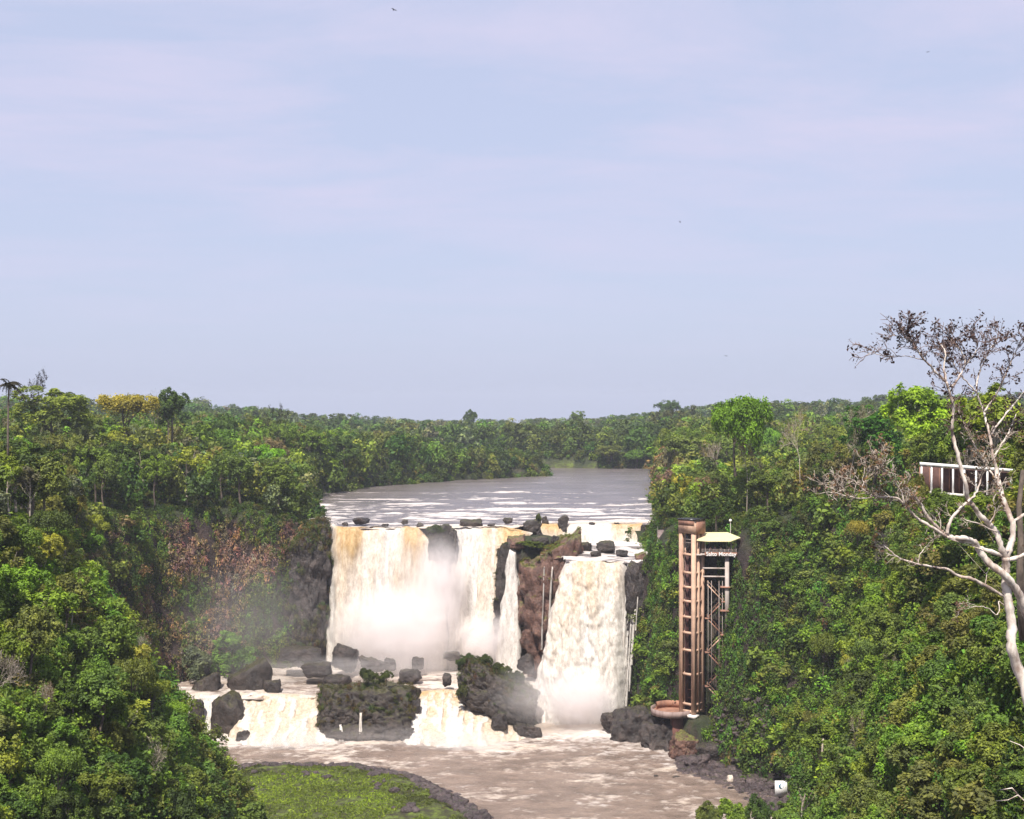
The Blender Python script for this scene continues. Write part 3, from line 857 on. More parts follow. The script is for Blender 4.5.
for i, (px, py, Y, w, h, lab) in enumerate(LB2):
    x, _, z = W(px, py, Y); s = Y / F
    rock(lab, (x, Y, z), (w * s, w * s * 0.9, h * s * 1.6), 100 + i, ROCKD, 4, block=0.35, rough=0.3, fine=0.12)
TB = [  # rocks along the lip
    (361, 520, 381, 18, 5, ROCKD, 'low dark rock in the rapids above the broad left fall'),
    (314, 524, 378, 8, 6, ROCKD, 'small dark rock by the bank at the left end of the lip'),
    (471, 522.5, 379, 24, 7, ROCKM, 'flat mossy rock above the middle fall'),
    (533, 526, 377, 22, 15, ROCKM, 'mossy rock with a pointed bush at the left end of the low far fall'),
    (563, 523, 384.5, 12, 13, ROCKM, 'rounded mossy rock sitting on the lip of the low far fall'),
    (541, 541, 367, 22, 10, ROCKM, 'mossy rock at the head of the red headland'),
    (516, 541, 366, 24, 12, ROCKR, 'tan and red rock knob at the top of the middle fall'),
    (585, 546, 366, 16, 8, ROCKM, 'small mossy rock in the white shelf rapids'),
    (605, 545, 364, 22, 10, ROCKM, 'wide mossy rock in the middle of the shelf rapids'),
    (556, 539, 370, 12, 7, ROCKD, 'dark stone in the shelf rapids next to the headland'),
    (641, 557, 352, 16, 10, ROCKR, 'brown rock at the right end of the shelf rapids'),
    (631, 570, 347.5, 12, 15, ROCKM, 'mossy lip rock between the large right fall and the thin threads'),
    (643, 529, 384, 6, 9, ROCKD, 'narrow dark rock at the right end of the low far fall'),
    (345, 523.5, 378, 7, 3, ROCKD, 'tiny dark rock near the left end of the lip of the broad fall'),
    (385, 525, 377, 9, 3, ROCKD, 'tiny flat rock on the middle of the lip of the broad fall'),
    (405, 521, 380, 8, 4, ROCKM, 'tiny mossy rock just upstream of the broad fall'),
    (420, 524.5, 377, 8, 5, ROCKM, 'small mossy rock left of the mossy lip block'),
    (491, 525.5, 377, 9, 4, ROCKD, 'tiny dark rock on the lip of the middle fall'),
    (508, 520, 380, 11, 5, ROCKM, 'small mossy rock between the middle fall and the pointed bush rock'),
    (545, 520, 386, 8, 8, ROCKM, 'small upright mossy rock left of the rounded one on the low far fall'),
    (592, 524, 386, 8, 4, ROCKD, 'tiny dark rock on the middle of the low far fall'),
    (617, 524.5, 386, 7, 4, ROCKD, 'tiny dark rock right of the middle of the low far fall'),
    (622, 552, 357, 14, 5, ROCKD, 'flat dark rock in the right part of the shelf rapids'),
    (570, 553, 359, 18, 7, ROCKR, 'red slab sloping into the shelf rapids'),
    (596, 553, 357, 13, 5, ROCKD, 'low dark rock near the lip of the right fall'),
]
for i, (px, py, Y, w, h, m, lab) in enumerate(TB):
    x, _, z = W(px, py, Y); s = Y / F * (0.8 if px not in (361, 471) else 0.9)
    rock(lab, (x, Y, z - 0.2 * h * s), (w * s, w * s * 0.8, h * s * 1.5), 50 + i, m, 4, block=0.4, rough=0.28, fine=0.12)
RB = [  # right shore
    (640, 727, 326, 62, 34, ROCKD, 'long dark rock ledge at the water under the round deck'),
    (615, 722, 329, 24, 16, ROCKD, 'dark rock in the foam at the foot of the large right fall'),
    (664, 738, 317, 40, 32, ROCKD, 'dark rock below the brick pier of the round deck'),
    (684, 746, 307, 26, 22, ROCKR, 'rounded brown boulder on the right shore below the elevator tower'),
    (699, 762, 299, 26, 14, ROCKP, 'grey shore rock between the brown boulder and the bed of dark stones'),
    (676, 779, 290, 8, 6, ROCKD, 'small dark stone standing in the water off the right shore'),
    (656, 777, 291, 5, 4, ROCKD, 'tiny dark stone alone in the river off the right shore'),
    (730, 778, 280, 6, 5, ROCKP, 'pale stone among the dark shore rocks'),
    (712, 752, 300, 22, 16, ROCKD, 'dark rock at the foot of the green slope right of the brown boulder'),
]
for i, (px, py, Y, w, h, m, lab) in enumerate(RB):
    x, _, z = W(px, py, Y); s = Y / F
    o = rock(lab, (x, Y, z - 0.1 * h * s), (w * s, w * s * 0.75, h * s * 1.3), 70 + i, m, 5 if w > 20 else 4, block=0.45, rough=0.24, fine=0.10, strata=.08)
PALE = simple_mat('pale_stone', (0.55, 0.47, 0.40), 0.8)
for o in COL.objects:
    if o.get('label', '').startswith('pale stone among'): o.data.materials.clear(); o.data.materials.append(PALE)

# loose stones nobody could count: right shore bed and the rim of the grassy spit
def stones(name, label, pts, sizes, mat):
    v, f = ico(2)
    V = []; Q = []; n = 0
    for (x, y, z), s in zip(pts, sizes):
        k = random.random() * 50
        d = 1 + 0.5 * fbm(v[:, 0] * 1.2 + k, v[:, 1] * 1.2, v[:, 2] * 1.2, 2, 5)
        p = v * d[:, None] * np.array([s * random.uniform(.7, 1.3), s * random.uniform(.7, 1.2), s * random.uniform(.45, .8)])
        V.append(p + np.array([x, y, z])); Q.append(f + n); n += len(v)
    tag(link(name, npmesh(name, np.concatenate(V), np.concatenate(Q), False, mats=[mat])), label, 'stones', kind='stuff')


pts, sz = [], []
while len(pts) < 900:
    Y = random.uniform(264, 304); px = random.uniform(676, 800)
    X = WX(px, Y)
    z = float(H(np.array([X]), np.array([Y]))[0])
    sd = float(poly_sd(G, np.array([X]), np.array([Y]))[0])
    if not (-9.5 < sd < 5.0): continue
    s = random.choice([0.35, 0.45, 0.6, 0.8, 1.2])
    pts.append((X, Y, max(z, -48.6 + 1.1 * sstep(-9.5, 0, sd)) + 0.2 * s)); sz.append(s)
stones('shore_stones', 'bed of loose dark purple grey stones along the right shore', pts, sz, ROCKP)
pts, sz = [], []
while len(pts) < 1700:
    X = random.uniform(-72, -3); Y = random.uniform(250, 302)
    d = float(islet(np.array([X]), np.array([Y]))[0])
    if vnoise(X / 3.5, Y / 3.5, 0, 66) * 7.5 - 1.2 < d or d < -2.4:
        if not (random.random() < 0.05 and 0 < d < 16 and vnoise(X / 5, Y / 5, 3, 67) > 0.55): continue
    z = float(H(np.array([X]), np.array([Y]))[0])
    s = random.choice([0.25, 0.35, 0.5, 0.7, 1.1])
    pts.append((X, Y, z + 0.15 * s)); sz.append(s)
stones('spit_stones', 'dark stones rimming the grassy spit on the left', pts, sz, ROCKP)
# ================================================================== plants
def leaf_cards(c, n, s, tint, rng, asp=0.55):
    """pointed leaf-shaped quads at c, facing n, length s"""
    N = len(c)
    r = rng.normal(size=(N, 3))
    t = np.cross(n, r); t /= np.maximum(np.linalg.norm(t, axis=1, keepdims=True), 1e-6)
    b = np.cross(n, t)
    s = np.broadcast_to(np.asarray(s, float), (N,))[:, None]
    v0 = c - t * s * 0.5; v2 = c + t * s * 0.5
    v1 = c + b * s * asp * 0.5 + n * s * 0.10; v3 = c - b * s * asp * 0.5 + n * s * 0.10
    v = np.stack([v0, v1, v2, v3], 1).reshape(-1, 3)
    q = np.arange(N * 4).reshape(-1, 4)
    return v, q, np.repeat(tint, 4)


def unit(v): return v / np.maximum(np.linalg.norm(v, axis=-1, keepdims=True), 1e-9)


def crown_points(seed, R, Hc, nlobe, nclump, nleaf, leaf, flat=0.6, low=-0.3, droop=0.0, gap=0.0, lobe_r=(0.34, 0.56)):
    """leaf cards of one crown centred on the origin: R radius, Hc half height"""
    rng = np.random.default_rng(seed)
    lobes = []
    for i in range(nlobe):
        th = rng.uniform(0, 2 * PI); k = rng.uniform(low, 0.75)
        rr = rng.uniform(0.35, 0.72) * math.sqrt(max(0.1, 1 - max(k, 0) ** 2))
        lobes.append((np.array([math.cos(th) * rr * R, math.sin(th) * rr * R, k * Hc]), rng.uniform(*lobe_r) * R))
    lobes.append((np.array([0, 0, 0.35 * Hc]), 0.5 * R))
    cs, ns = [], []
    while len(cs) < nclump:
        c0, r0 = lobes[int(rng.integers(len(lobes)))]
        d = unit(rng.normal(size=3)); d[2] = d[2] * flat + 0.15
        d = unit(d)
        if d[2] < -0.55: continue
        p = c0 + d * r0 * np.array([1, 1, min(1, Hc / R * 1.1)]) * rng.uniform(0.8, 1.08)
        cs.append(p); ns.append(d)
    cs = np.array(cs); ns = np.array(ns)
    rc = R * 1.55 / math.sqrt(nclump) * rng.uniform(0.75, 1.3, len(cs))
    ct = rng.uniform(0.18, 0.78, len(cs))
    P, Nn, T = [], [], []
    for p, n, r, t in zip(cs, ns, rc, ct):
        m = int(nleaf * rng.uniform(0.7, 1.3))
        o = rng.normal(size=(m, 3)) * 0.5
        o -= (o @ n)[:, None] * n[None] * 0.45          # flattened pad
        out = unit(o + n * 0.9)
        P.append(p + o * r - np.array([0, 0, 1.0]) * (np.linalg.norm(o, axis=1) ** 2)[:, None] * r * (0.25 + droop))
        Nn.append(unit(out * 0.8 + np.array([0, 0, 0.5]) + rng.normal(size=(m, 3)) * 0.55))
        T.append(np.clip(t + rng.normal(size=m) * 0.16, 0, 1))
    P = np.concatenate(P); Nn = np.concatenate(Nn); T = np.concatenate(T)
    if gap:
        k = vnoise(P[:, 0] / (R * 0.3), P[:, 1] / (R * 0.3), P[:, 2] / (R * 0.3), seed) > gap
        P, Nn, T = P[k], Nn[k], T[k]
    s = leaf * rng.uniform(0.65, 1.35, len(P))
    return leaf_cards(P, Nn, s, T, rng) + (cs,)


def trunk_mb(seed, h, r, targets, nl=7, n=7):
    rng = np.random.default_rng(seed + 900)
    mb = MB()
    k = 7
    t = np.linspace(0, 1, k)
    bend = rng.normal(size=2) * h * 0.05
    pts = np.stack([bend[0] * t ** 2 + 0.03 * h * np.sin(t * 5 + seed), bend[1] * t ** 2, t * h], -1)
    mb.tube(pts, r * (1 - 0.6 * t) * (1 + 0.5 * np.exp(-t * 14)), n)
    for i in range(min(nl, len(targets))):
        q = targets[rng.integers(len(targets))]
        s0 = rng.uniform(0.5, 0.95); a = np.array([np.interp(s0, t, pts[:, j]) for j in range(3)])
        tt = np.linspace(0, 1, 5)[:, None]
        mid = a + (q - a) * 0.5 + np.array([0, 0, -0.06 * h])
        L = (1 - tt) ** 2 * a + 2 * tt * (1 - tt) * mid + tt ** 2 * q
        mb.tube(L, r * 0.45 * (1 - 0.8 * tt[:, 0]), 5)
    return mb


def bounds(parts):
    hi = 0; r = 0
    for _, me in parts:
        co = np.empty(len(me.vertices) * 3, np.float32); me.vertices.foreach_get('co', co); co = co.reshape(-1, 3)
        hi = max(hi, co[:, 2].max()); r = max(r, np.percentile(np.hypot(co[:, 0], co[:, 1]), 97))
    return float(hi), float(r)


class Kind:
    """one model of a plant: shared mesh data for its parts"""
    def __init__(s, name, parts, h, r):
        if h is None: h, r = bounds(parts)
        s.name, s.parts, s.h, s.r = name, parts, h, r


def make_tree(seed, h=14.0, R=4.8, Hc=4.6, nlobe=8, nclump=90, nleaf=85, leaf=0.50, bark=None, part=('trunk', 'crown'), cz=None, tr=0.28, **kw):
    cz = h - Hc * 0.95 if cz is None else cz
    v, q, t, cs = crown_points(seed, R, Hc, nlobe, nclump, nleaf, leaf, **kw)
    v = v + np.array([0, 0, cz])
    crown = npmesh(part[1], v, q, False, {'tint': t}, [LEAF])
    tm = trunk_mb(seed, cz + Hc * 0.35, tr, cs * 0.82 + np.array([0, 0, cz]), 8).mesh(part[0], bark or BARK, True)
    return Kind('t', [(part[0], tm), (part[1], crown)], h, R)


TREES = [make_tree(1, 14, 4.8, 4.8), make_tree(2, 15, 4.4, 5.8, nlobe=9, flat=0.9), make_tree(3, 13, 5.6, 3.8, nlobe=9, flat=0.45),
         make_tree(4, 14, 4.2, 4.4, nlobe=7, gap=0.36, bark=BARKPALE), make_tree(5, 16, 5.0, 5.4, nlobe=10, droop=0.25),
         make_tree(6, 13, 4.6, 4.2, nlobe=6, lobe_r=(0.28, 0.48))]
DOME = make_tree(9, 11, 8.5, 4.8, nlobe=13, nclump=150, nleaf=85, leaf=0.55, flat=0.7, low=-0.2, lobe_r=(0.26, 0.4))
FLATTREE = make_tree(7, 15, 7.5, 2.6, nlobe=12, flat=0.25, low=-0.1, nclump=95, lobe_r=(0.2, 0.34), bark=BARK)
AIRY = make_tree(8, 15, 4.0, 3.4, nlobe=5, gap=0.45, bark=BARKPALE, nclump=46, cz=12, tr=0.22, lobe_r=(0.25, .42))
BUSH = [make_tree(21, 5.2, 3.1, 2.9, nlobe=7, nclump=80, nleaf=95, leaf=0.36, part=('stem', 'foliage'), cz=2.4, tr=0.12),
        make_tree(22, 4.6, 3.3, 2.5, nlobe=8, nclump=80, nleaf=95, leaf=0.32, part=('stem', 'foliage'), cz=2.0, tr=0.12, flat=0.5),
        make_tree(23, 6.0, 2.8, 3.4, nlobe=8, nclump=80, nleaf=90, leaf=0.38, part=('stem', 'foliage'), cz=2.8, tr=0.12, flat=0.9),
        make_tree(24, 5.0, 3.2, 2.7, nlobe=6, nclump=70, nleaf=85, leaf=0.46, part=('stem', 'foliage'), cz=2.3, tr=0.12, droop=.3)]


def bare_tree_mb(seed, h, r0, spread=0.5, depth=4, upw=0.5, first=0.35, thin=0.02):
    rng = np.random.default_rng(seed)
    mb = MB(); tips = []
    def grow(p, d, L, r, lev):
        k = 5
        pts = [p]
        for i in range(k - 1):
            d = unit(d + rng.normal(size=3) * 0.13 + np.array([0, 0, 0.05 * upw])); pts.append(pts[-1] + d * L / (k - 1))
        r1 = max(r * 0.62, thin)
        mb.tube(np.array(pts), np.linspace(r, r1, k), 6 if lev < 2 else 4)
        if lev >= depth: tips.append((pts[-1], d)); return
        nb = 2 + (rng.random() < 0.55) + (lev >= 2)
        for j in range(nb):
            ax = unit(np.cross(d, rng.normal(size=3)))
            nd_ = unit(d + ax * spread * rng.uniform(0.7, 1.5) + np.array([0, 0, 0.15 * upw]))
            s = pts[-1] if j < 2 else pts[rng.integers(2, k)]
            grow(s, nd_, L * rng.uniform(0.62, 0.85), r1 * rng.uniform(.75, .95), lev + 1)
    grow(np.zeros(3), np.array([0, 0, 1.0]), h * first, r0, 0)
    return mb, tips


def bare_kind(seed, h, leaves=300, leaf=0.4, bark=BARKPALE, **kw):
    mb, tips = bare_tree_mb(seed, h, 0.22, **kw)
    rng = np.random.default_rng(seed)
    tp = np.array([t[0] for t in tips]); i = rng.integers(len(tp), size=leaves)
    c = tp[i] + rng.normal(size=(leaves, 3)) * 0.35
    v, q, t = leaf_cards(c, unit(rng.normal(size=(leaves, 3))), leaf * rng.uniform(.6, 1.3, leaves), rng.uniform(.2, .9, leaves), rng)
    return Kind('b', [('trunk', mb.mesh('trunk', bark, True)), ('crown', npmesh('crown', v, q, False, {'tint': t}, [LEAF]))], None, None)


BARE = [bare_kind(31, 13, 1500, 0.24, depth=5, thin=0.03), bare_kind(32, 12, 2200, 0.24, spread=0.6, depth=5, thin=0.03), bare_kind(33, 15, 260, 0.3, spread=0.42)]
UMB = bare_kind(36, 15, 1500, 0.42, bark=BARK, spread=0.75, upw=-0.2, first=0.5, depth=4)   # high open crown


def palm_kind(seed, h=11):
    rng = np.random.default_rng(seed)
    t = np.linspace(0, 1, 6)
    mb = MB(); mb.tube(np.stack([0.5 * t ** 2, 0.2 * t, t * h], -1), 0.2 - 0.06 * t, 7)
    top = np.array([0.5, 0.2, h])
    C, N, S, T = [], [], [], []
    for k in range(15):
        a = rng.uniform(0, 2 * PI); up = rng.uniform(-0.25, 0.95)
        d = np.array([math.cos(a), math.sin(a), 0])
        L = rng.uniform(2.4, 3.3)
        for s in np.linspace(0.08, 1, 15):
            p = top + d * L * s * 0.9 + np.array([0, 0, 1.0]) * (up * L * s * 0.8 - 1.1 * L * 0.5 * s * s)
            side = np.array([-d[1], d[0], 0])
            for sg in (-1, 1):
                C.append(p + side * sg * 0.3 + np.array([0, 0, -0.12])); S.append(0.85 * (1.1 - 0.5 * s)); T.append(rng.uniform(.2, .7))
                N.append(unit(np.array([0, 0, 1.0]) + side * sg * 0.8 + rng.normal(size=3) * 0.2))
    v, q, tt = leaf_cards(np.array(C), np.array(N), np.array(S), np.array(T), rng, 0.3)
    return Kind('p', [('trunk', mb.mesh('trunk', BARK, True)), ('crown', npmesh('crown', v, q, False, {'tint': tt}, [LEAF]))], h, 2.8)


PALM = [palm_kind(41), palm_kind(42, 9)]

PALETTE = {
    'dark green': (0.070, 0.108, 0.022), 'mid green': (0.126, 0.188, 0.030), 'fresh green': (0.182, 0.268, 0.033), 'bright green': (0.23, 0.34, 0.028),
    'yellow green': (0.27, 0.30, 0.042), 'olive': (0.162, 0.182, 0.042), 'brownish': (0.20, 0.155, 0.078), 'grey green': (0.155, 0.175, 0.090)}


def place(kind, name, cat, label, x, y, z, h, r, colname, group=None, rz=None, rgb=None):
    t = thing(name, label, cat, (x, y, z), random.uniform(0, 2 * PI) if rz is None else rz, group)
    t.scale = (r / kind.r, r / kind.r, h / kind.h)
    c = np.array(rgb or PALETTE[colname]) * np.random.default_rng(int(abs(x * 131 + y * 17)) + 1).uniform(0.85, 1.18, 3)
    for nm, me in kind.parts:
        o = bpy.data.objects.new(nm, me); COL.objects.link(o); o.parent = t
        o.color = (*c, 1)
    return t


def proj(x, y, z): return 512 + F * x / y, 409.5 - F * (z - CZ) / y


def visible(x, y, z):
    """fraction of the sight line above the bare ground"""
    t = np.linspace(0.25, 0.985, 70)
    hh = H(x * t, y * t)
    return np.all(hh < CZ + (z - CZ) * t + 0.5)


SPECIAL = []      # keep-out discs of plants placed by hand


def special(kind, name, cat, label, px, pyt, Y, h, r, colname, rgb=None):
    """a plant whose top stands at pixel row pyt; the depth is where the ground carries it"""
    h = h or 13.0
    ya = np.arange(max(150, Y - 70), Y + 190, 2.0)
    zg = H(WX(px, ya), ya); su = H(WX(px, ya), ya, True)[4]
    zt = CZ - (pyt - 409.5) * ya / F
    cost = np.abs(zg - (zt - h)) + 0.02 * np.abs(ya - Y) + np.where(su < 2, 30, 0)
    i = int(np.argmin(cost)); Yb = ya[i]
    hh = float(np.clip(zt[i] - zg[i], h * 0.65, h * 1.6)); r = r * Yb / Y
    X = WX(px, Yb)
    SPECIAL.append((X, Yb, r * 0.8))
    return place(kind, name, cat, label, X, Yb, zt[i] - hh, hh, r, colname, rgb=rgb)


special(FLATTREE, 'broadleaf_tree', 'tree', 'wide yellow green tree with flat tiers of foliage on the left skyline', 126, 396, 330, None, 9.5, 'yellow green', rgb=(0.30, 0.26, 0.035))
special(TREES[2], 'broadleaf_tree', 'tree', 'vivid light green round tree on the left slope above the brown cliff', 265, 447, 360, None, 5.2, 'bright green')
special(TREES[4], 'broadleaf_tree', 'tree', 'big fresh green tree with dense crown near the top left edge of the slope', 52, 392, 260, None, 8.0, 'fresh green')
special(TREES[0], 'broadleaf_tree', 'tree', 'bright green round crowned tree at the left edge below the skyline', 8, 440, 225, 12, 5.0, 'fresh green')
special(UMB, 'broadleaf_tree', 'tree', 'dark open crowned tree sticking up at the top left skyline', 44, 366, 330, 17, 6.5, 'dark green', rgb=(0.02, 0.016, 0.02))
special(BARE[2], 'bare_tree', 'tree', 'thin pale bare tree poking above the left skyline', 158, 388, 350, 19, 3.4, 'grey green', rgb=(.05, .06, .05))
special(UMB, 'broadleaf_tree', 'tree', 'dark flat topped tree on the left skyline nearest the river', 278, 401, 470, 18, 8.5, 'dark green', rgb=(0.02, 0.024, 0.02))
special(TREES[1], 'broadleaf_tree', 'tree', 'tall dark rounded tree right of the thin pale bare tree on the left skyline', 172, 391, 370, None, 5.2, 'dark green')
special(AIRY, 'broadleaf_tree', 'tree', 'slim tree with bare pale trunk leaning right on the left slope, grey green top', 30, 470, 205, 10.5, 3.0, 'grey green')
special(AIRY, 'broadleaf_tree', 'tree', 'slim tree with bare pale trunk at the left edge of the picture, fresh green top', 8, 456, 205, 11.0, 3.2, 'fresh green')
special(BARE[0], 'bare_tree', 'tree', 'pale forked leafless tree left of the vivid light green tree', 240, 450, 372, 10, 3.6, 'brownish')
special(PALM[0], 'palm_tree', 'palm', 'dark palm at the top left corner of the forest', 8, 384, 250, 8, 3.2, 'dark green', rgb=(0.035, 0.035, 0.025))
special(PALM[1], 'palm_tree', 'palm', 'palm with drooping fronds on the middle of the left slope', 155, 462, 330, 9, 3.4, 'grey green')
special(PALM[0], 'palm_tree', 'palm', 'palm under the flat yellow green tree on the left slope', 168, 412, 365, 12, 3.4, 'olive')
# right bank
special(DOME, 'broadleaf_tree', 'tree', 'large bright green domed tree on the skyline above the elevator tower', 735, 401, 345, 12, 9.8, 'bright green', rgb=(0.13, 0.26, 0.016))
special(TREES[0], 'broadleaf_tree', 'tree', 'lime green tree on the right skyline behind the leafless white tree', 921, 389, 262, None, 8.0, 'bright green', rgb=(0.24, 0.34, 0.02))
special(TREES[4], 'broadleaf_tree', 'tree', 'dark green dense tree left of the white colonnade', 876, 412, 235, None, 6.0, 'dark green', rgb=(0.05, 0.13, 0.016))
special(TREES[3], 'broadleaf_tree', 'tree', 'yellow green tree at the right edge of the skyline', 995, 392, 255, None, 8.0, 'yellow green')
special(BARE[1], 'bare_tree', 'tree', 'pale leafless tree with many fine twigs on the right bank above the tower', 708, 436, 372, 20, 6.2, 'brownish', rgb=(.16, .12, .07))
special(BARE[0], 'bare_tree', 'tree', 'second pale leafless tree just right of the first above the tower', 722, 440, 368, 19, 5.0, 'brownish', rgb=(.16, .12, .07))
special(BARE[1], 'bare_tree', 'tree', 'reddish brown leafless tree beside the domed bright green tree', 747, 430, 352, 14, 4.6, 'brownish', rgb=(.20, .11, .06))
special(TREES[1], 'broadleaf_tree', 'tree', 'tall green tree at the river edge where the right bank meets the upper river', 664, 446, 395, None, 6.2, 'fresh green')
special(TREES[4], 'broadleaf_tree', 'tree', 'round dark tree standing behind the top of the elevator tower', 716, 500, 338, None, 4.8, 'dark green')
special(BARE[1], 'bare_tree', 'tree', 'grey leafless tree with a rounded crown low on the right slope', 883, 645, 215, 9.5, 4.2, 'grey green', rgb=(.13, .12, .07))
special(BARE[1], 'bare_tree', 'tree', 'brown leafless tree on the right skyline left of the lime green tree', 850, 398, 300, 12, 5.6, 'brownish', rgb=(.17, .12, .06))
special(BARE[0], 'bare_tree', 'tree', 'brown twiggy tree at the top of the right bank, on the skyline', 800, 405, 320, 12, 5.0, 'brownish', rgb=(.19, .14, .06))
special(TREES[1], 'broadleaf_tree', 'tree', 'tall slender dark tree standing out on the far skyline above the river bend', 470, 411, 900, 24, 6.0, 'dark green')
special(TREES[4], 'broadleaf_tree', 'tree', 'rounded tree standing out on the far skyline right of the slender dark one', 575, 413, 950, 20, 8.0, 'mid green')
special(TREES[2], 'broadleaf_tree', 'tree', 'wide dark tree on the far right skyline behind the domed bright green tree', 668, 402, 850, 20, 9.0, 'dark green')
special(TREES[0], 'broadleaf_tree', 'tree', 'pale green rounded tree at the water edge of the far bank', 610, 446, 765, 15, 10.0, 'olive')
special(TREES[5], 'broadleaf_tree', 'tree', 'second pale green tree at the water edge of the far bank, nearer the right bank', 636, 450, 765, 13, 9.0, 'mid green')
# bushes standing on the shore in front of the notice board
for (px, pyt, Y, w, hpx, cn, lab) in [
        (708, 806, 250, 26, 24, 'mid green', 'leafy shrub at the bottom edge where the river leaves the picture'),
        (735, 799, 250, 32, 30, 'fresh green', 'fresh green shrub on the shore left below the notice board'),
        (760, 800, 246, 30, 34, 'dark green', 'dark green shrub on the shore just below the notice board'),
        (790, 802, 244, 34, 36, 'mid green', 'broad mid green shrub on the shore right below the notice board')]:
    X = WX(px, Y); s = Y / F
    place(BUSH[px % 4], 'shrub', 'shrub', lab, X, Y, CZ - (pyt - 409.5) * s - hpx * s, hpx * s * 1.05, w * s / 2, cn)
# shrubs at the falls
special(BUSH[1], 'shrub', 'shrub', 'bright green shrub at the foot of the dark left cliff', 224, 630, 336, 7.0, 4.6, 'bright green', rgb=(0.16, 0.28, 0.025))
special(BUSH[0], 'shrub', 'shrub', 'wide green shrub below the bright green one over the dark boulders', 232, 642, 338, 8.5, 6.2, 'mid green')
special(BUSH[2], 'shrub', 'shrub', 'grey green shrub at the foot of the left cliff, leftmost by the pool', 196, 645, 338, 8, 5.0, 'grey green')
for (px, pyt, Y, w, hpx, lab) in [
        (368, 670, 330, 22, 16, 'round dark shrub on top of the big square rock'),
        (386, 672, 330, 15, 14, 'smaller dark shrub right of the round one on the big square rock'),
        (466, 655, 334, 20, 20, 'dark spiky shrub crowning the left end of the sloping rock'),
        (482, 656, 335, 22, 20, 'tallest dark shrub on top of the sloping rock'),
        (500, 664, 334, 22, 16, 'dark shrub halfway along the top of the sloping rock'),
        (516, 672, 333, 18, 14, 'low dark shrub near the right end of the sloping rock'),
        (463, 683, 329, 13, 15, 'small dark shrub on the stone left of the sloping rock'),
        (436, 526, 370, 22, 12, 'low mossy shrub on the lip rock between the left and middle falls'),
        (538, 514, 378, 8, 12, 'small pointed bush on the rock at the left end of the low far fall'),
        (530, 541, 364, 26, 8, 'low green shrub on top of the red headland')]:
    X = WX(px, Y); s = Y / F
    rgb = (0.060, 0.080, 0.018) if px not in (530, 538) else (0.09, 0.12, 0.02)
    place(BUSH[px % 4], 'shrub', 'shrub', lab, X, Y, CZ - (pyt - 409.5) * s - hpx * s, hpx * s * 1.05, w * s / 2, 'dark green', rgb=rgb)


# ------------------------------------------------------------------ the forest
def region(x, y):
    if y > 735: return 'on the far side of the river bend'
    if x < 0:
        if y > 470: return 'on the left bank of the upper river'
        if y > 385: return 'on the left skyline behind the gorge'
        return 'on the left slope above the gorge'
    if y > 385: return 'on the right bank beside the upper river'
    if y > 300: return 'on the right bank above the elevator tower'
    return 'on the right bank around the white colonnade'


def scatter(n, xr, yr, space, ok, seed, keep=None):
    rng = np.random.default_rng(seed)
    X = rng.uniform(*xr, n); Y = rng.uniform(*yr, n)
    px, _ = proj(X, Y, 0)
    m = (px > -50) & (px < 1075)
    X, Y = X[m], Y[m]
    h, sd, run, rim, su, isd = H(X, Y, True)
    m = ok(X, Y, h, sd, run, rim, su)
    X, Y, h = X[m], Y[m], h[m]
    out = [] if keep is None else list(keep)
    n0 = len(out)
    cells = {}
    cs_ = space(735) if callable(space) else space
    if callable(space): cs_ = max(space(yr[0]), space(yr[1]))
    def put(x, y): cells.setdefault((int(x // cs_), int(y // cs_)), []).append((x, y))
    for o in out: put(o[0], o[1])
    SPA = np.array(SPECIAL)
    for x, y, z in zip(X, Y, h):
        sp = space(y) if callable(space) else space
        i, j = int(x // cs_), int(y // cs_)
        if any((ax - x) ** 2 + (ay - y) ** 2 < sp * sp for di in (-1, 0, 1) for dj in (-1, 0, 1) for ax, ay in cells.get((i + di, j + dj), ())): continue
        if np.any((SPA[:, 0] - x) ** 2 + (SPA[:, 1] - y) ** 2 < (SPA[:, 2] * 0.75) ** 2): continue
        out.append((x, y, z)); put(x, y)
    return out[n0:], out


def board_gap(x, y, r):
    t = y / 272.0; bx = WX(781, 272) * t
    zb = CZ - (808 - 409.5) * y / F
    return y < 276 and abs(x - bx) < 4.2 * t + r and y > 120 and float(H(np.array([x]), np.array([y]))[0]) + 4.5 > zb


def islet_(X, Y): return H(X, Y, True)[5]
def tower_zone(X, Y): return (X > 38) & (X < 60) & (Y > 296) & (Y < 330)
def colonnade_zone(X, Y): return (np.abs(X / Y * F + 512 - 975) < 72) & (Y > 110) & (Y < 197)


okA = lambda X, Y, h, sd, run, rim, su: (sd > run * 0.96 + 0.5) & (su > 2.5) & ~tower_zone(X, Y) & ~colonnade_zone(X, Y) & ~((np.abs(X - 40) < 5) & (Y > 325) & (Y < 362)) & ~((np.abs(X) < 36) & (Y < 385)) & (h > 0.2)
T1, allA = scatter(9000, (-200, 160), (120, 500), lambda y: 4.6 if y < 400 else 5.2, okA, 1)
T2, allA = scatter(9000, (-330, 240), (500, 735), lambda y: 5.6, lambda X, Y, h, sd, run, rim, su: (su > 0.8), 2, allA)
T3, allA = scatter(9000, (-420, 420), (735, 1060), lambda y: 8.5, lambda X, Y, h, sd, run, rim, su: (su > 3) & ~((su < 7) & (X > 0) & (X < 55) & (Y < 790)), 3, allA)
T4, allA = scatter(7000, (-800, 800), (1060, 1900), lambda y: 12, lambda X, Y, h, sd, run, rim, su: (su > 3), 4, allA)
rng = np.random.default_rng(5)
cand = []
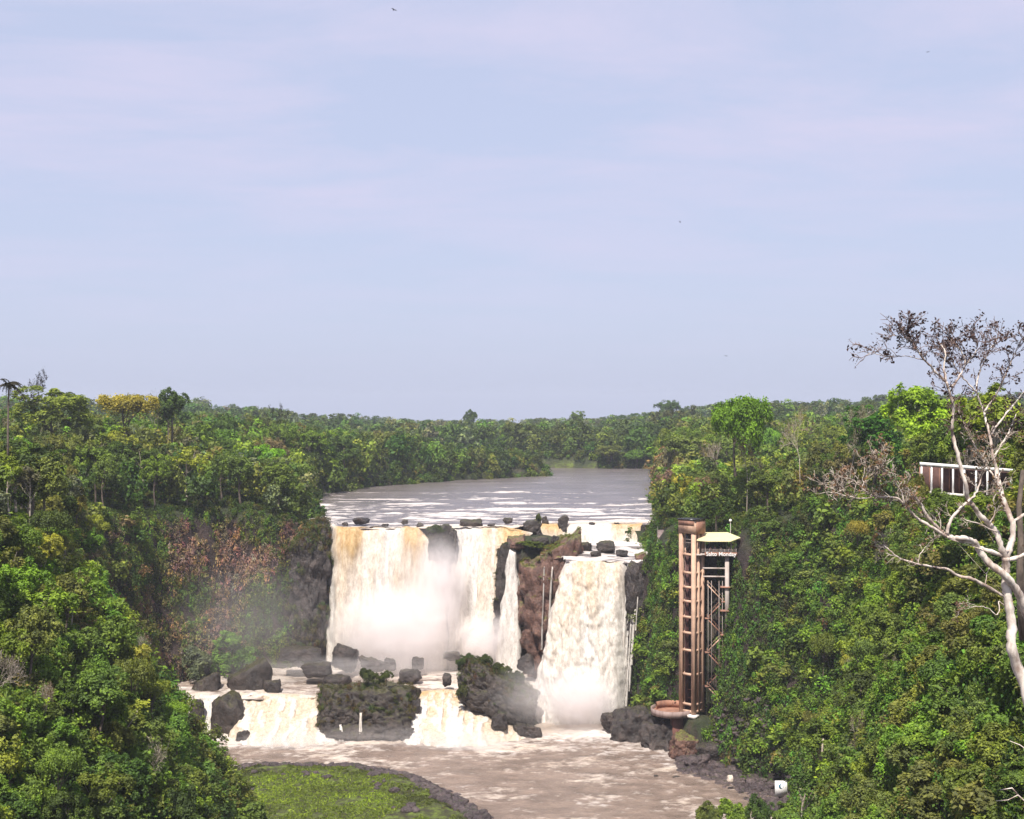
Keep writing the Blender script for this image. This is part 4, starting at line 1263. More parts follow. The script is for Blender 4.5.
for (x, y, z) in T1 + T2 + T3 + T4:
    h = rng.uniform(9.5, 15.5) if y < 500 else rng.uniform(9, 21)
    if y > 900: h = rng.uniform(7, 14) if rng.random() < 0.75 else rng.uniform(16, 24)
    if x > 0 and y < 400: h = rng.uniform(8, 14)
    # keep the skyline of the photograph
    p = 512 + F * x / y
    sky = np.interp(p, [0, 50, 100, 160, 210, 260, 310, 380, 430, 480, 540, 600, 650, 700, 740, 800, 880, 930, 1024],
                    [373, 380, 387, 396, 403, 409, 416, 420, 423, 423, 422, 420, 415, 408, 405, 404, 399, 394, 394])
    bank = np.interp(p, [260, 310, 360, 400, 440, 480, 520, 540], [414, 428, 431, 434, 439, 445, 457, 467]) if (p < 545 and 480 < y < 735) else None
    lim = CZ - ((sky if bank is None else bank) + (rng.uniform(0, 9) if y < 735 else rng.uniform(-3, 7)) - 409.5) * y / F
    if z + h > lim: h = max(lim - z, 0)
    if h < 4.5: continue
    r = h * rng.uniform(0.28, 0.42) * (1.12 if y > 735 else 1.0)
    if y > 1060: r *= 1.5
    if not visible(x, y, z + h): continue
    u = rng.random()
    nz = float(vnoise(x / 35, y / 35, 0, 77))
    if x < 0:
        cn = 'dark green' if u < .28 else 'mid green' if u < .52 else 'olive' if u < .72 else 'grey green' if u < .82 else 'fresh green' if u < .90 else 'yellow green' if u < .94 else 'brownish'
        if y > 480: cn = 'dark green' if u < .5 else 'mid green' if u < .78 else 'olive' if u < .9 else 'fresh green'
    else:
        cn = 'mid green' if u < .30 else 'fresh green' if u < .50 else 'olive' if u < .68 else 'dark green' if u < .82 else 'brownish' if u < .9 else 'yellow green'
    if y > 735: cn = 'dark green' if u < .72 else 'mid green' if u < .86 else 'grey green' if u < .94 else 'olive'
    bare = u > 0.955 and 200 < y < 420
    cand.append((h * r / y ** 2, x, y, z, h, r, cn, bare))
cand.sort(reverse=True)
NT = 285
for (a, x, y, z, h, r, cn, bare) in cand[:NT]:
    if bare:
        lab = 'pale half leafless tree among green ones ' + region(x, y)
        place(random.choice(BARE), 'bare_tree', 'tree', lab, x, y, z - 0.3, h, r, cn, 'half leafless trees ' + region(x, y))
        continue
    k = AIRY if (random.random() < 0.13 and y < 480) else random.choice(TREES)
    place(k, 'broadleaf_tree', 'tree', '%s broadleaf tree in the forest %s' % (cn, region(x, y)), x, y, z - 0.3, h, r, cn, '%s trees %s' % (cn, region(x, y)))
rest = cand[NT:]

# small trees standing out of the slopes
def slope_trees():
    n = 0
    rg = np.random.default_rng(33)
    P4_ = np.stack([PX, PY, PZ], -1)
    while n < 84:
        j = int(rg.integers(20, 235)); i = int(rg.integers(30, len(xs) - 30))
        x, y, z = P4_[j, i]
        if not (95 < y < 350) or gsd[j, i] < 2 or gsd[j, i] > grun[j, i] or grun[j, i] < 14 or gsu[j, i] < 3: continue
        if z < -42: continue
        px, py = proj(x, y, z + 5)
        if not (-10 < px < 1030 and py < 830): continue
        if x > 0 and (296 < y < 324 and x < 58 or colonnade_zone(x, y) or y < 150): continue
        if x < 0 and px > 190: continue
        if board_gap(x, y, 3): continue
        h = rg.uniform(6.5, 12.5); r = h * rg.uniform(0.27, 0.42); u = rg.random()
        side = 'left' if x < 0 else 'right'
        lev = 'low' if z < -18 else 'high'
        if u < 0.16:
            place(BARE[int(rg.integers(2))], 'bare_tree', 'tree', 'grey leafless tree standing %s on the %s slope' % (lev, side), x, y, z - .5, h, r, 'grey green', 'leafless trees %s on the %s slope' % (lev, side), rgb=(.14, .12, .08))
        else:
            k = [AIRY, TREES[3], TREES[5], TREES[0], FLATTREE][int(rg.integers(5))]
            cn = ['dark green', 'fresh green', 'yellow green', 'mid green', 'olive'][int(rg.integers(5))]
            place(k, 'broadleaf_tree', 'tree', '%s small tree standing out of the bushes %s on the %s slope' % (cn, lev, side), x, y, z - .5, h, r, cn, '%s small trees %s on the %s slope' % (cn, lev, side))
        n += 1


# slopes: shrubs
okB = lambda X, Y, h, sd, run, rim, su: (run > 11) & (sd > run * 0.06 + 1.5) & (sd < run * 1.05 + 1.0) & ~tower_zone(X, Y) & ~(colonnade_zone(X, Y) & (h > 34 - 78 / F * Y - 1)) & (su > 2) & (h > -47.6) & ~((islet_(X, Y) > 0) & (h < -45.3))
S1, allB = scatter(16000, (-170, 120), (60, 372), lambda y: 2.3, okB, 8)
candS = []
for (x, y, z) in S1:
    px, py = proj(x, y, z + 2)
    if not (-45 < px < 1070 and py < 860): continue
    if not visible(x, y, z + 3): continue
    h = rng.uniform(2.8, 6.2); r = h * rng.uniform(0.48, 0.72)
    if board_gap(x, y, r): continue
    if x > 0 and y > 296 and y < 322 and x < 58: continue
    u = rng.random()
    alcove = x < -60 and y > 285
    nz = float(vnoise(x / 22, y / 22, z / 22, 78)) + 0.25 * (u - 0.5)
    if alcove: cn = 'brownish' if u < .30 else 'olive' if u < .55 else 'dark green' if u < .75 else 'grey green' if u < .9 else 'mid green'
    elif x < 0: cn = 'dark green' if nz < .32 else 'mid green' if nz < .5 else 'fresh green' if nz < .62 else 'olive' if nz < .72 else 'yellow green' if nz < .76 else 'mid green'
    else: cn = 'mid green' if nz < .42 else 'fresh green' if nz < .60 else 'dark green' if nz < .72 else 'olive'
    if x > 0 and y < 190: cn = 'olive' if u < .5 else 'yellow green' if u < .62 else 'mid green'
    candS.append((r * h / y ** 2, x, y, z, h, r, cn, alcove))
# the same on the steep walls, where a plan view leaves too few
P4 = np.stack([PX, PY, PZ], -1)
A_, B_, C_, D_ = P4[:-1, :-1], P4[:-1, 1:], P4[1:, 1:], P4[1:, :-1]
nv_ = np.cross(C_ - A_, D_ - B_); ar_ = np.linalg.norm(nv_, axis=-1) / 2; nv_ = nv_ / np.maximum(2 * ar_, 1e-6)[..., None]
cen = (A_ + B_ + C_ + D_) / 4


def avg(M): return (M[:-1, :-1] + M[1:, 1:]) / 2


cx_, cy2, cz2 = cen[..., 0], cen[..., 1], cen[..., 2]
ppx, ppy = proj(cx_, np.maximum(cy2, 1), cz2)
view = np.stack([-cx_, -cy2, CZ - cz2], -1); view /= np.linalg.norm(view, axis=-1, keepdims=True)
facing = (nv_ * view).sum(-1)
base_ok = (cy2 > 25) & (cy2 < 470) & (ppx > -25 - 400 * (cy2 < 130)) & (ppx < 1050 + 600 * (cy2 < 130)) & (ppy < 850) & (facing > -0.25) & (avg(gsu) > 0.5) & (cz2 > -47.6) & ~((avg(gis) > 0) & (cz2 < -45.3)) & (avg(gsd) > 0.6)
base_ok &= ~((cx_ > 40) & (cx_ < 50.5) & (cy2 > 305) & (cy2 < 320.5)) & ~((cx_ > -54) & (cx_ < 33) & (cy2 < 395) & (cy2 > 336))
base_ok &= ~((np.abs(cx_ - 40.6) < 1.5) & (cy2 > 336) & (cy2 < 362))
base_ok &= ~((cx_ > 45) & (cx_ < 57) & (cy2 > 296) & (cy2 < 320.5) & (cz2 > -4.5))


def on_surface(mask, per, seed):
    rg = np.random.default_rng(seed)
    wgt = (ar_ * mask).ravel(); n = int(wgt.sum() / per)
    idx = rg.choice(len(wgt), n, p=wgt / wgt.sum())
    u = rg.random((n, 1)); v = rg.random((n, 1))
    a, b, c, e = (M.reshape(-1, 3)[idx] for M in (A_, B_, C_, D_))
    return (a * (1 - u) + b * u) * (1 - v) + (e * (1 - u) + c * u) * v, nv_.reshape(-1, 3)[idx]


SP, SN = on_surface(base_ok & (nv_[..., 2] < 0.7) & (cy2 < 345) & ((cx_ > 34) | (cx_ < -30)), 13.0, 16)
for (x, y, z), n_ in zip(SP, SN):
    if x > 0 and 296 < y < 322 and x < 58: continue
    h = rng.uniform(2.6, 5.2); r = h * rng.uniform(0.5, 0.72)
    if board_gap(x, y, r) or (x > 0 and colonnade_zone(x, y) and z > 34 - 84 / F * y - h * .5): continue
    if abs(x - 40) < 4 and 328 < y < 365: continue
    alcove = x < -60 and y > 285
    if alcove and rng.random() < 0.6: continue
    u = rng.random(); nz = float(vnoise(x / 16, y / 16, z / 16, 78)) * 0.6 + 0.4 * u
    if alcove: cn = 'brownish' if u < .30 else 'olive' if u < .55 else 'dark green' if u < .75 else 'mid green'
    else: cn = 'dark green' if nz < .30 else 'mid green' if nz < .52 else 'fresh green' if nz < .68 else 'olive' if nz < .78 else 'mid green'
    candS.append((r * h / y ** 2, x + n_[0] * 0.3, y + n_[1] * 0.3, z - 0.8, h, r, cn, alcove))
slope_trees()
candS.sort(reverse=True)


def sregion(x, y, z, alcove):
    if alcove: return 'on the dark left cliff behind the pool'
    if x < 0:
        return 'low on the near left slope' if z < -22 else 'halfway up the near left slope' if z < -4 else 'high on the near left slope'
    return 'low on the right slope above the shore' if z < -22 else 'halfway up the right slope' if z < -2 else 'high on the right slope below the trees'


NS = 275
for (a, x, y, z, h, r, cn, al) in candS[:NS]:
    place(random.choice(BUSH), 'shrub', 'shrub', '%s leafy shrub %s' % (cn, sregion(x, y, z, al)), x, y, z - 0.5, h, r, cn, '%s shrubs %s' % (cn, sregion(x, y, z, al)))
restS = candS[NS:]


# ------------------------------------------------------------------ masses: the rest of the forest, undergrowth and creepers
def mass_proto(seed, R, Hc, ncl, nl, leaf, **kw):
    v, q, t, cs = crown_points(seed, R, Hc, 6, ncl, nl, leaf, **kw)
    return v, q, t


def build_mass(name, label, cat, items, protos):
    """items: x, y, z, sx, sz, colour ; protos: list of (v, q, t)"""
    V, Q, T, C = [], [], [], []; n = 0
    for i, (x, y, z, sx_, sz_, c) in enumerate(items):
        v, q, t = protos[i % len(protos)] if (y > 280 or len(protos) < 6) else protos[(1, 3, 4)[i % 3]]
        a = random.uniform(0, 2 * PI); ca, sa = math.cos(a), math.sin(a)
        p = np.stack([(v[:, 0] * ca - v[:, 1] * sa) * sx_ + x, (v[:, 0] * sa + v[:, 1] * ca) * sx_ + y, v[:, 2] * sz_ + z], -1)
        V.append(p); Q.append(q + n); n += len(v); T.append(t)
        C.append(np.broadcast_to(np.array([*c, 1.0]), (len(v), 4)))
    me = npmesh(name, np.concatenate(V), np.concatenate(Q), False, {'tint': np.concatenate(T), 'col': np.concatenate(C)}, [LEAFS])
    return tag(link(name, me), label, cat, kind='stuff')


pf = [mass_proto(60 + i, 1.0, 1.0, 30, 15, 0.25, flat=0.8) for i in range(6)]
items = []
for (a, x, y, z, h, r, cn, bare) in rest:
    c = np.array(PALETTE[cn]) * rng.uniform(0.8, 1.2, 3)
    items.append((x, y, z + h * 0.55, r * 1.1, h * 0.45, c))
build_mass('distant_forest', 'distant forest covering the hills behind the upper river', 'forest', items, pf)
pb = [mass_proto(70 + i, 1.0, 0.9, 16, n_, l_, flat=f_, droop=dr_) for i, (n_, l_, f_, dr_) in enumerate(((17, .27, .8, 0), (26, .18, .9, 0), (13, .36, .6, .4), (20, .24, .4, 0), (24, .21, .8, .3), (12, .42, .7, 0)))]
items = []
for (a, x, y, z, h, r, cn, al) in restS:
    c = np.array(PALETTE[cn]) * rng.uniform(0.8, 1.2, 3)
    items.append((x, y, z + h * 0.42, r, h * 0.5, c))
print('trees', len(cand), 'shrubs', len(candS))

# low undergrowth and creepers, spread evenly over the real surface of slopes and cliffs
steepm = nv_[..., 2] < 0.62
P, Nr = on_surface(base_ok & ~steepm & (cy2 < 420), 2.6, 12)
Q, Nq = on_surface(base_ok & ~steepm & (cy2 >= 420), 7.0, 13)
for p, n_ in zip(np.concatenate([P, Q]), np.concatenate([Nr, Nq])):
    x, y, z = p
    u = rng.random()
    if board_gap(x, y, 0.5) and z > -44: pass
    cn = 'dark green' if u < .30 else 'mid green' if u < .66 else 'olive' if u < .86 else 'fresh green'
    c = np.array(PALETTE[cn]) * rng.uniform(0.7, 1.1, 3) * 0.72  # colour darkened to paint the shade in gaps between the brighter shrub crowns
    s = rng.uniform(0.8, 1.5)
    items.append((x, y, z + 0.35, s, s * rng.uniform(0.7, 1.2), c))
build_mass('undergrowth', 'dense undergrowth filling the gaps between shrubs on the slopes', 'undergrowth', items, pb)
nu_ = len(items)
items = []
bank = (cy2 > 400) & (cy2 < 790) & (ppx > 280) & (ppx < 700) & (avg(gsu) > -0.3) & (avg(gsu) < 20) & ~((cy2 > 735) & (cx_ > 4) & (cx_ < 50) & (avg(gsu) < 5))
P, Nr = on_surface(bank, 9.0, 18)
for x, y, z in P:
    u = rng.random(); cn = 'dark green' if u < .5 else 'mid green' if u < .8 else 'olive'
    s = rng.uniform(1.5, 3.4)
    items.append((x, y, max(z, -0.3) + s * 0.35, s, s * rng.uniform(.8, 1.2), np.array(PALETTE[cn]) * rng.uniform(.7, 1.1, 3)))
build_mass('bank_thicket', 'thicket of bushes overhanging the water along the upper river banks', 'undergrowth', items, pb)

items = []
P, Nr = on_surface(base_ok & steepm, 1.15, 14)
for p, n_ in zip(P, Nr):
    x, y, z = p; u = rng.random(); left = x < 0
    alc = left and y > 268
    nz = float(vnoise(x / 9, y / 9, z / 9, 79)) * 0.75 + 0.25 * u
    if alc and z > 2: nz = 0.5 + nz * 0.5
    if alc:
        c = (0.23, 0.15, 0.125) if nz < .45 else (0.24, 0.17, 0.085) if nz < .53 else (0.085, 0.10, 0.028) if nz < .54 else (0.12, 0.15, 0.03) if nz < .62 else (0.075, 0.11, 0.024) if nz < .8 else (0.14, 0.20, 0.03)
        if vnoise(x / 4, y / 4, z / 6, 83) < 0.22: continue
    elif left:
        c = (0.075, 0.12, 0.022) if nz < .45 else (0.11, 0.17, 0.026) if nz < .62 else (0.15, 0.15, 0.035)
    else:
        c = (0.11, 0.130, 0.034) if nz < .30 else (0.085, 0.15, 0.028) if nz < .52 else (0.135, 0.24, 0.032) if nz < .66 else (0.14, 0.115, 0.05) if nz < .685 else (0.095, 0.17, 0.030)
        if x < 38 and y > 318 and vnoise(x / 4, y / 4, z / 5, 84) < 0.28: continue
    c = np.array(c) * rng.uniform(0.75, 1.2, 3) * ((0.22 if not alc else 0.70) + 1.2 * float(vnoise(x / 5, y / 5, z / 5, 85)))  # outside the alcove, deep shadow gaps are painted into the creeper colour
    s = rng.uniform(0.6, 1.3)
    o_ = n_ * s * 0.3
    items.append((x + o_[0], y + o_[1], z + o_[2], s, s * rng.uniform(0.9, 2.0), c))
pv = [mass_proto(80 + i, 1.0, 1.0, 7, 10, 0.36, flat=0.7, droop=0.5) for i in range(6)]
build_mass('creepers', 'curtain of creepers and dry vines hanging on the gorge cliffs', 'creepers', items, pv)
print('under', nu_, 'creep', len(items))

# moss and grass tufts on the rocks in the cascades and on the headland
items = []
from mathutils.bvhtree import BVHTree
for o in [o for o in COL.objects if o.type == 'MESH' and o.name.split('.')[0] in ('rock_block', 'rock_outcrop', 'boulder') and len(o.data.vertices) > 5000]:
    me = o.data
    co = np.empty(len(me.vertices) * 3, np.float32); me.vertices.foreach_get('co', co); co = co.reshape(-1, 3)
    nn = np.empty(len(me.vertices) * 3, np.float32); me.vertices.foreach_get('normal', nn); nn = nn.reshape(-1, 3)
    p = co + np.array(o.location)
    lab = o['label']
    if 'wet rock wall' in lab: continue
    if 'cliff foot' in lab:
        k = np.where((vnoise(p[:, 0] / 3, p[:, 1] / 3, p[:, 2] / 4, 93) > 0.42) & (nn[:, 1] < 0.4))[0]
        k = k[rng.permutation(len(k))[:650]]
        for i in k:
            c = np.array((0.10, 0.085, 0.035) if rng.random() < .5 else (0.075, 0.09, 0.025)) * rng.uniform(0.6, 1.3, 3); s = rng.uniform(0.6, 1.2)
            items.append((*(p[i] + nn[i] * 0.2), s, s * 1.4, c))
        continue
    red = 'red' in lab
    k = np.where((nn[:, 2] > (0.45 if red else 0.25)) & (vnoise(p[:, 0] / 2.2, p[:, 1] / 2.2, p[:, 2] / 2.2, 91) > (0.52 if red else 0.40)))[0]
    k = k[rng.permutation(len(k))[:(120 if ('square' in lab or 'sloping' in lab) else 260)]]
    for i in k:
        c = np.array((0.13, 0.13, 0.028) if red else (0.065, 0.066, 0.018)) * rng.uniform(0.7, 1.3, 3)
        s = rng.uniform(0.45, 1.0)
        items.append((*p[i], s, s * 0.7, c))
    if 'square' in lab or 'sloping' in lab or 'lip between' in lab:
        top = np.percentile(p[:, 2], 98)
        zq = p[:, 2] - (-0.42 * co[:, 0] if 'sloping' in lab else 0) - o.location.z
        k = np.where((nn[:, 1] < 0.35) & (zq > np.percentile(zq, 62)) & (vnoise(p[:, 0] / 3, p[:, 1] / 3, p[:, 2] / 3, 92) > 0.36))[0]
        k = k[rng.permutation(len(k))[:130]]
        for i in k:
            c = np.array((0.075, 0.072, 0.022)) * rng.uniform(0.6, 1.4, 3); s = rng.uniform(0.5, 1.0)
            items.append((*(p[i] + nn[i] * 0.15), s, s * 1.3, c))
build_mass('rock_moss', 'moss and low grass growing on the wet rocks of the falls', 'moss', items, [mass_proto(90 + i, 1.0, 0.8, 8, 14, 0.30) for i in range(3)])

# scrub along the rim of the spit
items = []
for _ in range(900):
    x, y = rng.uniform(-74, -3), rng.uniform(230, 302)
    q_ = float(islet(np.array([x]), np.array([y]))[0])
    if not (-1.0 < q_ < 7.0 * vnoise(x / 5, y / 5, 0, 97)): continue
    s = rng.uniform(0.4, 1.1); z = float(H(np.array([x]), np.array([y]))[0])
    c = np.array((0.11, 0.085, 0.05) if rng.random() < .45 else (0.10, 0.115, 0.035)) * rng.uniform(.6, 1.2, 3)
    items.append((x, y, z + .2, s, s * .6, c))
build_mass('shore_scrub', 'low brown scrub along the dark rim of the grassy spit', 'scrub', items, pb)

# grass of the spit
N = 90000
gx = rng.uniform(-75, 0, N); gy = rng.uniform(225, 300, N)
d = islet(gx, gy)
m = (d > 0.8) & (vnoise(gx / 3.5, gy / 3.5, 0, 95) + 0.03 * np.minimum(d, 14) > 0.60)
gx, gy = gx[m], gy[m]
gz = H(gx, gy) + fbm(gx / 3.2, gy / 3.2, 0, 3, 51) * 0.5
n = unit(rng.normal(size=(len(gx), 3)) * np.array([1, 1, 0.35]) + np.array([0, -0.1, 0.3]))
v, q, t = leaf_cards(np.stack([gx, gy, gz + 0.12], -1), n, np.where(rng.random(len(gx)) < 0.15, rng.uniform(0.5, 1.0, len(gx)), rng.uniform(0.22, 0.5, len(gx))), rng.uniform(0.05, 0.95, len(gx)), rng, 0.35)
k = np.repeat(vnoise(gx / 7, gy / 7, 1, 96), 4)[:, None]
k = np.clip(k * 0.9 + 0.45 * np.repeat(sstep(6, 16, d[m]), 4)[:, None] - 0.2, 0, 1)
cc = np.array([[0.075, 0.085, 0.025]]) * (1 - k) + np.array([[0.26, 0.35, 0.04]]) * k
tag(link('grass', npmesh('grass', v, q, False, {'tint': t, 'col': np.concatenate([cc, np.ones((len(cc), 1))], 1)}, [LEAFS])), 'bright green grass on the low spit at the left shore', 'grass', kind='stuff')
# ================================================================== the elevator tower
CONC = simple_mat('concrete_pink', (0.53, 0.345, 0.245), 0.85, 0.2, 0.5, 0.2, dirt=(0.25, 0.14, 0.10))
CONCD = simple_mat('concrete_brown', (0.30, 0.15, 0.10), 0.85, 0.22, 0.5, 0.2, dirt=(0.14, 0.07, 0.05))
STEELR = simple_mat('steel_red_oxide', (0.075, 0.028, 0.025), 0.6, 0.25, 1.0)
STEELG = simple_mat('steel_grey', (0.34, 0.29, 0.27), 0.55, 0.2, 1.0, dirt=(0.2, 0.11, 0.08))
CONCW = simple_mat('concrete_grey', (0.46, 0.40, 0.37), 0.8, 0.15, 0.5, dirt=(0.25, 0.18, 0.15))
CANVAS = simple_mat('canopy_yellow', (0.60, 0.54, 0.31), 0.8, 0.08, 0.6)
WHITE = simple_mat('white_paint', (0.80, 0.79, 0.77), 0.6, 0.05, 0.7)
WHITEW = simple_mat('white_weathered', (0.70, 0.66, 0.62), 0.8, 0.1, 0.7, dirt=(0.42, 0.34, 0.29))
DARK = simple_mat('dark_glass', (0.02, 0.02, 0.022), 0.25, 0.2, 1.0)
DECKG = simple_mat('concrete_mauve', (0.30, 0.22, 0.20), 0.85, 0.2, 0.8, 0.1, dirt=(0.15, 0.10, 0.09))
BRICK = simple_mat('brick_red', (0.15, 0.065, 0.05), 0.9, 0.3, 1.2, 0.3)

T0 = np.array([43.6, 315.1, -39.3])
ca, sa = math.cos(math.radians(43)), math.sin(math.radians(43))
ex = np.array([ca, -sa, 0]); ey = np.array([sa, ca, 0])     # along the front face, inwards
def tl(a, b, z): return ex * a + ey * b + np.array([0, 0, z])


TW = thing('elevator_tower', 'tall pink concrete elevator tower with open stairs and a yellow roofed deck', 'tower', tuple(T0))
TOP = 47.0
hw = 1.8
RZ = -math.radians(43)
for (a, b, w) in ((-hw, -hw, 0.88), (hw, -hw, 0.88), (hw, hw, 0.75), (-hw, hw, 0.75), (hw, 0.1, 0.6), (-hw, 0.1, 0.6)):
    mb = MB(); mb.box(tl(a, b, (TOP - 3.6) / 2), (w, w, TOP - 3.6), RZ); mb.build('column', CONC, TW)
zs = [0.5, 2.2, 9.4, 15.2, 19.4, 23.2, 27.0, 30.4, 33.9, 38.3]
for z in zs:
    mb = MB()
    h = 0.55
    mb.box(tl(0, -hw + .05, z), (2 * hw - 1.0, 0.5, h), RZ); mb.box(tl(0, hw - .05, z), (2 * hw - 0.75, 0.5, h), RZ)
    mb.box(tl(hw - .03, 0, z), (0.45, 2 * hw - .9, h), RZ); mb.box(tl(-hw + .03, 0, z), (0.45, 2 * hw - .9, h), RZ)
    mb.build('ring_beam', CONC, TW)
# dark steel guides and the closed back of the shaft
mb = MB()
for a, b in ((-0.7, -0.6), (0.7, -0.6), (0.0, 0.9)): mb.box(tl(a, b, 20), (0.22, 0.22, 39), RZ)
for z in np.arange(1.5, 39, 2.0):
    mb.bar(tl(-0.7, -0.6, z), tl(0.7, -0.6, z), 0.12); mb.bar(tl(0.7, -0.6, z), tl(0.0, 0.9, z + 1.0), 0.1)
mb.build('guide_rails', STEELR, TW)
mb = MB(); mb.box(tl(-0.05, 1.25, 19.5), (3.0, 0.12, 38), RZ); mb.build('shaft_back', STEELR, TW)
mb = MB(); mb.box(tl(-hw + .62, 0.0, 19.5), (0.10, 2.3, 38), RZ); mb.build('shaft_side', STEELR, TW)
# head of the shaft
mb = MB(); mb.box(tl(0, 0, TOP - 1.95), (2 * hw + 1.06, 2 * hw + 1.06, 3.3), RZ); mb.build('machine_room', CONC, TW)
mb = MB(); mb.box(tl(hw + .56, 0.25, TOP - 2.1), (0.08, 3.5, 3.2), RZ); mb.build('side_cladding', CONCD, TW)
mb = MB(); mb.box(tl(0, -hw - .56, TOP - 1.0), (2 * hw + .9, 0.07, 1.25), RZ); mb.build('painted_band', CONCD, TW)
mb = MB(); mb.box(tl(0, 0, TOP - 0.17), (2 * hw + 1.5, 2 * hw + 1.5, 0.26), RZ); mb.build('roof_slab', DARK, TW)
mb = MB(); mb.box(tl(0.0, 0.2, 41.2), (2.3, 2.3, 4.0), RZ); mb.build('elevator_car', DARK, TW)
mb = MB(); mb.box(tl(0, -hw - .2, 42.0), (2.5, 0.08, 0.10), RZ); mb.box(tl(0, -hw - .2, 41.2), (2.5, 0.08, 0.10), RZ); mb.build('landing_rail', STEELG, TW)

# viewing deck: its own orientation, facing the camera
PZ_ = 38.4
dang = math.radians(-6)
dx_ = np.array([math.cos(dang), math.sin(dang), 0]); dy_ = np.array([-math.sin(dang), math.cos(dang), 0])
D0 = np.array([46.3 - T0[0], 312.6 - T0[1], 0])
def dk(a, b, z): return D0 + dx_ * a + dy_ * b + np.array([0, 0, z])


mb = MB(); mb.box(dk(3.4, 3.2, PZ_), (8.6, 6.4, 0.35), dang); mb.box(dk(-1.4, 0.8, PZ_ - .12), (1.6, 1.8, 0.3), dang); deck = mb.build('deck_floor', CONCW, TW)
mb = MB(); mb.box(dk(3.9, -0.06, PZ_ + 0.12), (7.7, 0.10, 0.95), dang); mb.build('fascia_panel', CONCD, TW)
mb = MB()
for a in np.linspace(-0.6, 7.5, 10): mb.box(dk(a, 0.12, PZ_ + 0.75), (0.07, 0.07, 1.1), dang)
for z in (0.75, 1.05, 1.3): mb.bar(dk(-0.6, 0.12, PZ_ + z), dk(7.6, 0.12, PZ_ + z), 0.07); mb.bar(dk(7.6, 0.12, PZ_ + z), dk(7.6, 6.2, PZ_ + z), 0.07)
for b in np.linspace(1.3, 6.2, 5): mb.box(dk(7.6, b, PZ_ + 0.75), (0.07, 0.07, 1.1), dang)
mb.build('railing', STEELG, TW)
# canopy: slightly pitched sheet with a drop edge
cv = [dk(-1.9, -0.4, PZ_ + 3.5), dk(0.6, -1.0, PZ_ + 3.35), dk(6.2, -1.0, PZ_ + 3.4), dk(8.7, 2.2, PZ_ + 4.0), dk(5.8, 6.0, PZ_ + 4.9), dk(-0.2, 6.0, PZ_ + 4.8)]
cv = np.array(cv); bot = cv - np.array([0, 0, 0.14])
V = np.concatenate([cv, bot, [cv.mean(0) + [0, 0, .15]], [bot.mean(0) + [0, 0, .15]]])
q = []
for i in range(6):
    j = (i + 1) % 6
    q += [[12, i, j, j], [13, 6 + j, 6 + i, 6 + i], [i, 6 + i, 6 + j, j]]
bm = bmesh.new(); bv = [bm.verts.new(p) for p in V]
for f in q: bm.faces.new([bv[k] for k in dict.fromkeys(f)])
bmesh.ops.recalc_face_normals(bm, faces=bm.faces)
me = bpy.data.meshes.new('canopy'); bm.to_mesh(me); bm.free(); me.materials.append(CANVAS)
link('canopy', me, TW)
for a, b, zt in ((0.2, 0.2, 3.4), (6.4, 0.2, 3.5), (7.5, 2.6, 3.9), (5.6, 5.8, 4.7), (0.4, 5.8, 4.6), (-1.2, 0.6, 3.4)):
    mb = MB(); mb.box(dk(a, b, PZ_ + zt / 2), (0.16, 0.16, zt - 0.1), dang); mb.build('canopy_post', STEELG, TW)
mb = MB(); mb.bar(dk(6.5, 5.6, PZ_), dk(6.5, 5.6, PZ_ + 7.6), 0.16); mb.build('lamp_post', STEELG, TW)
mb = MB(); mb.tube([dk(6.5, 5.6, PZ_ + z) for z in (7.45, 7.65, 7.95, 8.15)], [0.12, 0.34, 0.34, 0.1], 10); mb.build('lamp_globe', WHITE, TW, True)
# lettering on the deck edge
def word(txt, size):
    cu = bpy.data.curves.new('lettering', 'FONT'); cu.body = txt; cu.size = size; cu.extrude = 0.05; cu.offset = 0.022; cu.space_character = 1.02
    tmp = bpy.data.objects.new('tmp', cu); COL.objects.link(tmp)
    dg = bpy.context.evaluated_depsgraph_get(); dg.update()
    me = bpy.data.meshes.new_from_object(tmp.evaluated_get(dg)); me.name = 'lettering'
    bpy.data.objects.remove(tmp)
    me.materials.clear(); me.materials.append(WHITE)
    return me, max(v.co.x for v in me.vertices)


m1, w1 = word('Salto', 1.28); m2, w2 = word('Monday', 1.28)
x0 = 3.95 - (w1 + w2 + 0.42) / 2
for m_, xo in ((m1, x0), (m2, x0 + w1 + 0.42)):
    lt = link('lettering', m_, TW); lt.location = dk(xo, -0.20, PZ_ - 0.22); lt.rotation_euler = (PI / 2, 0, dang)
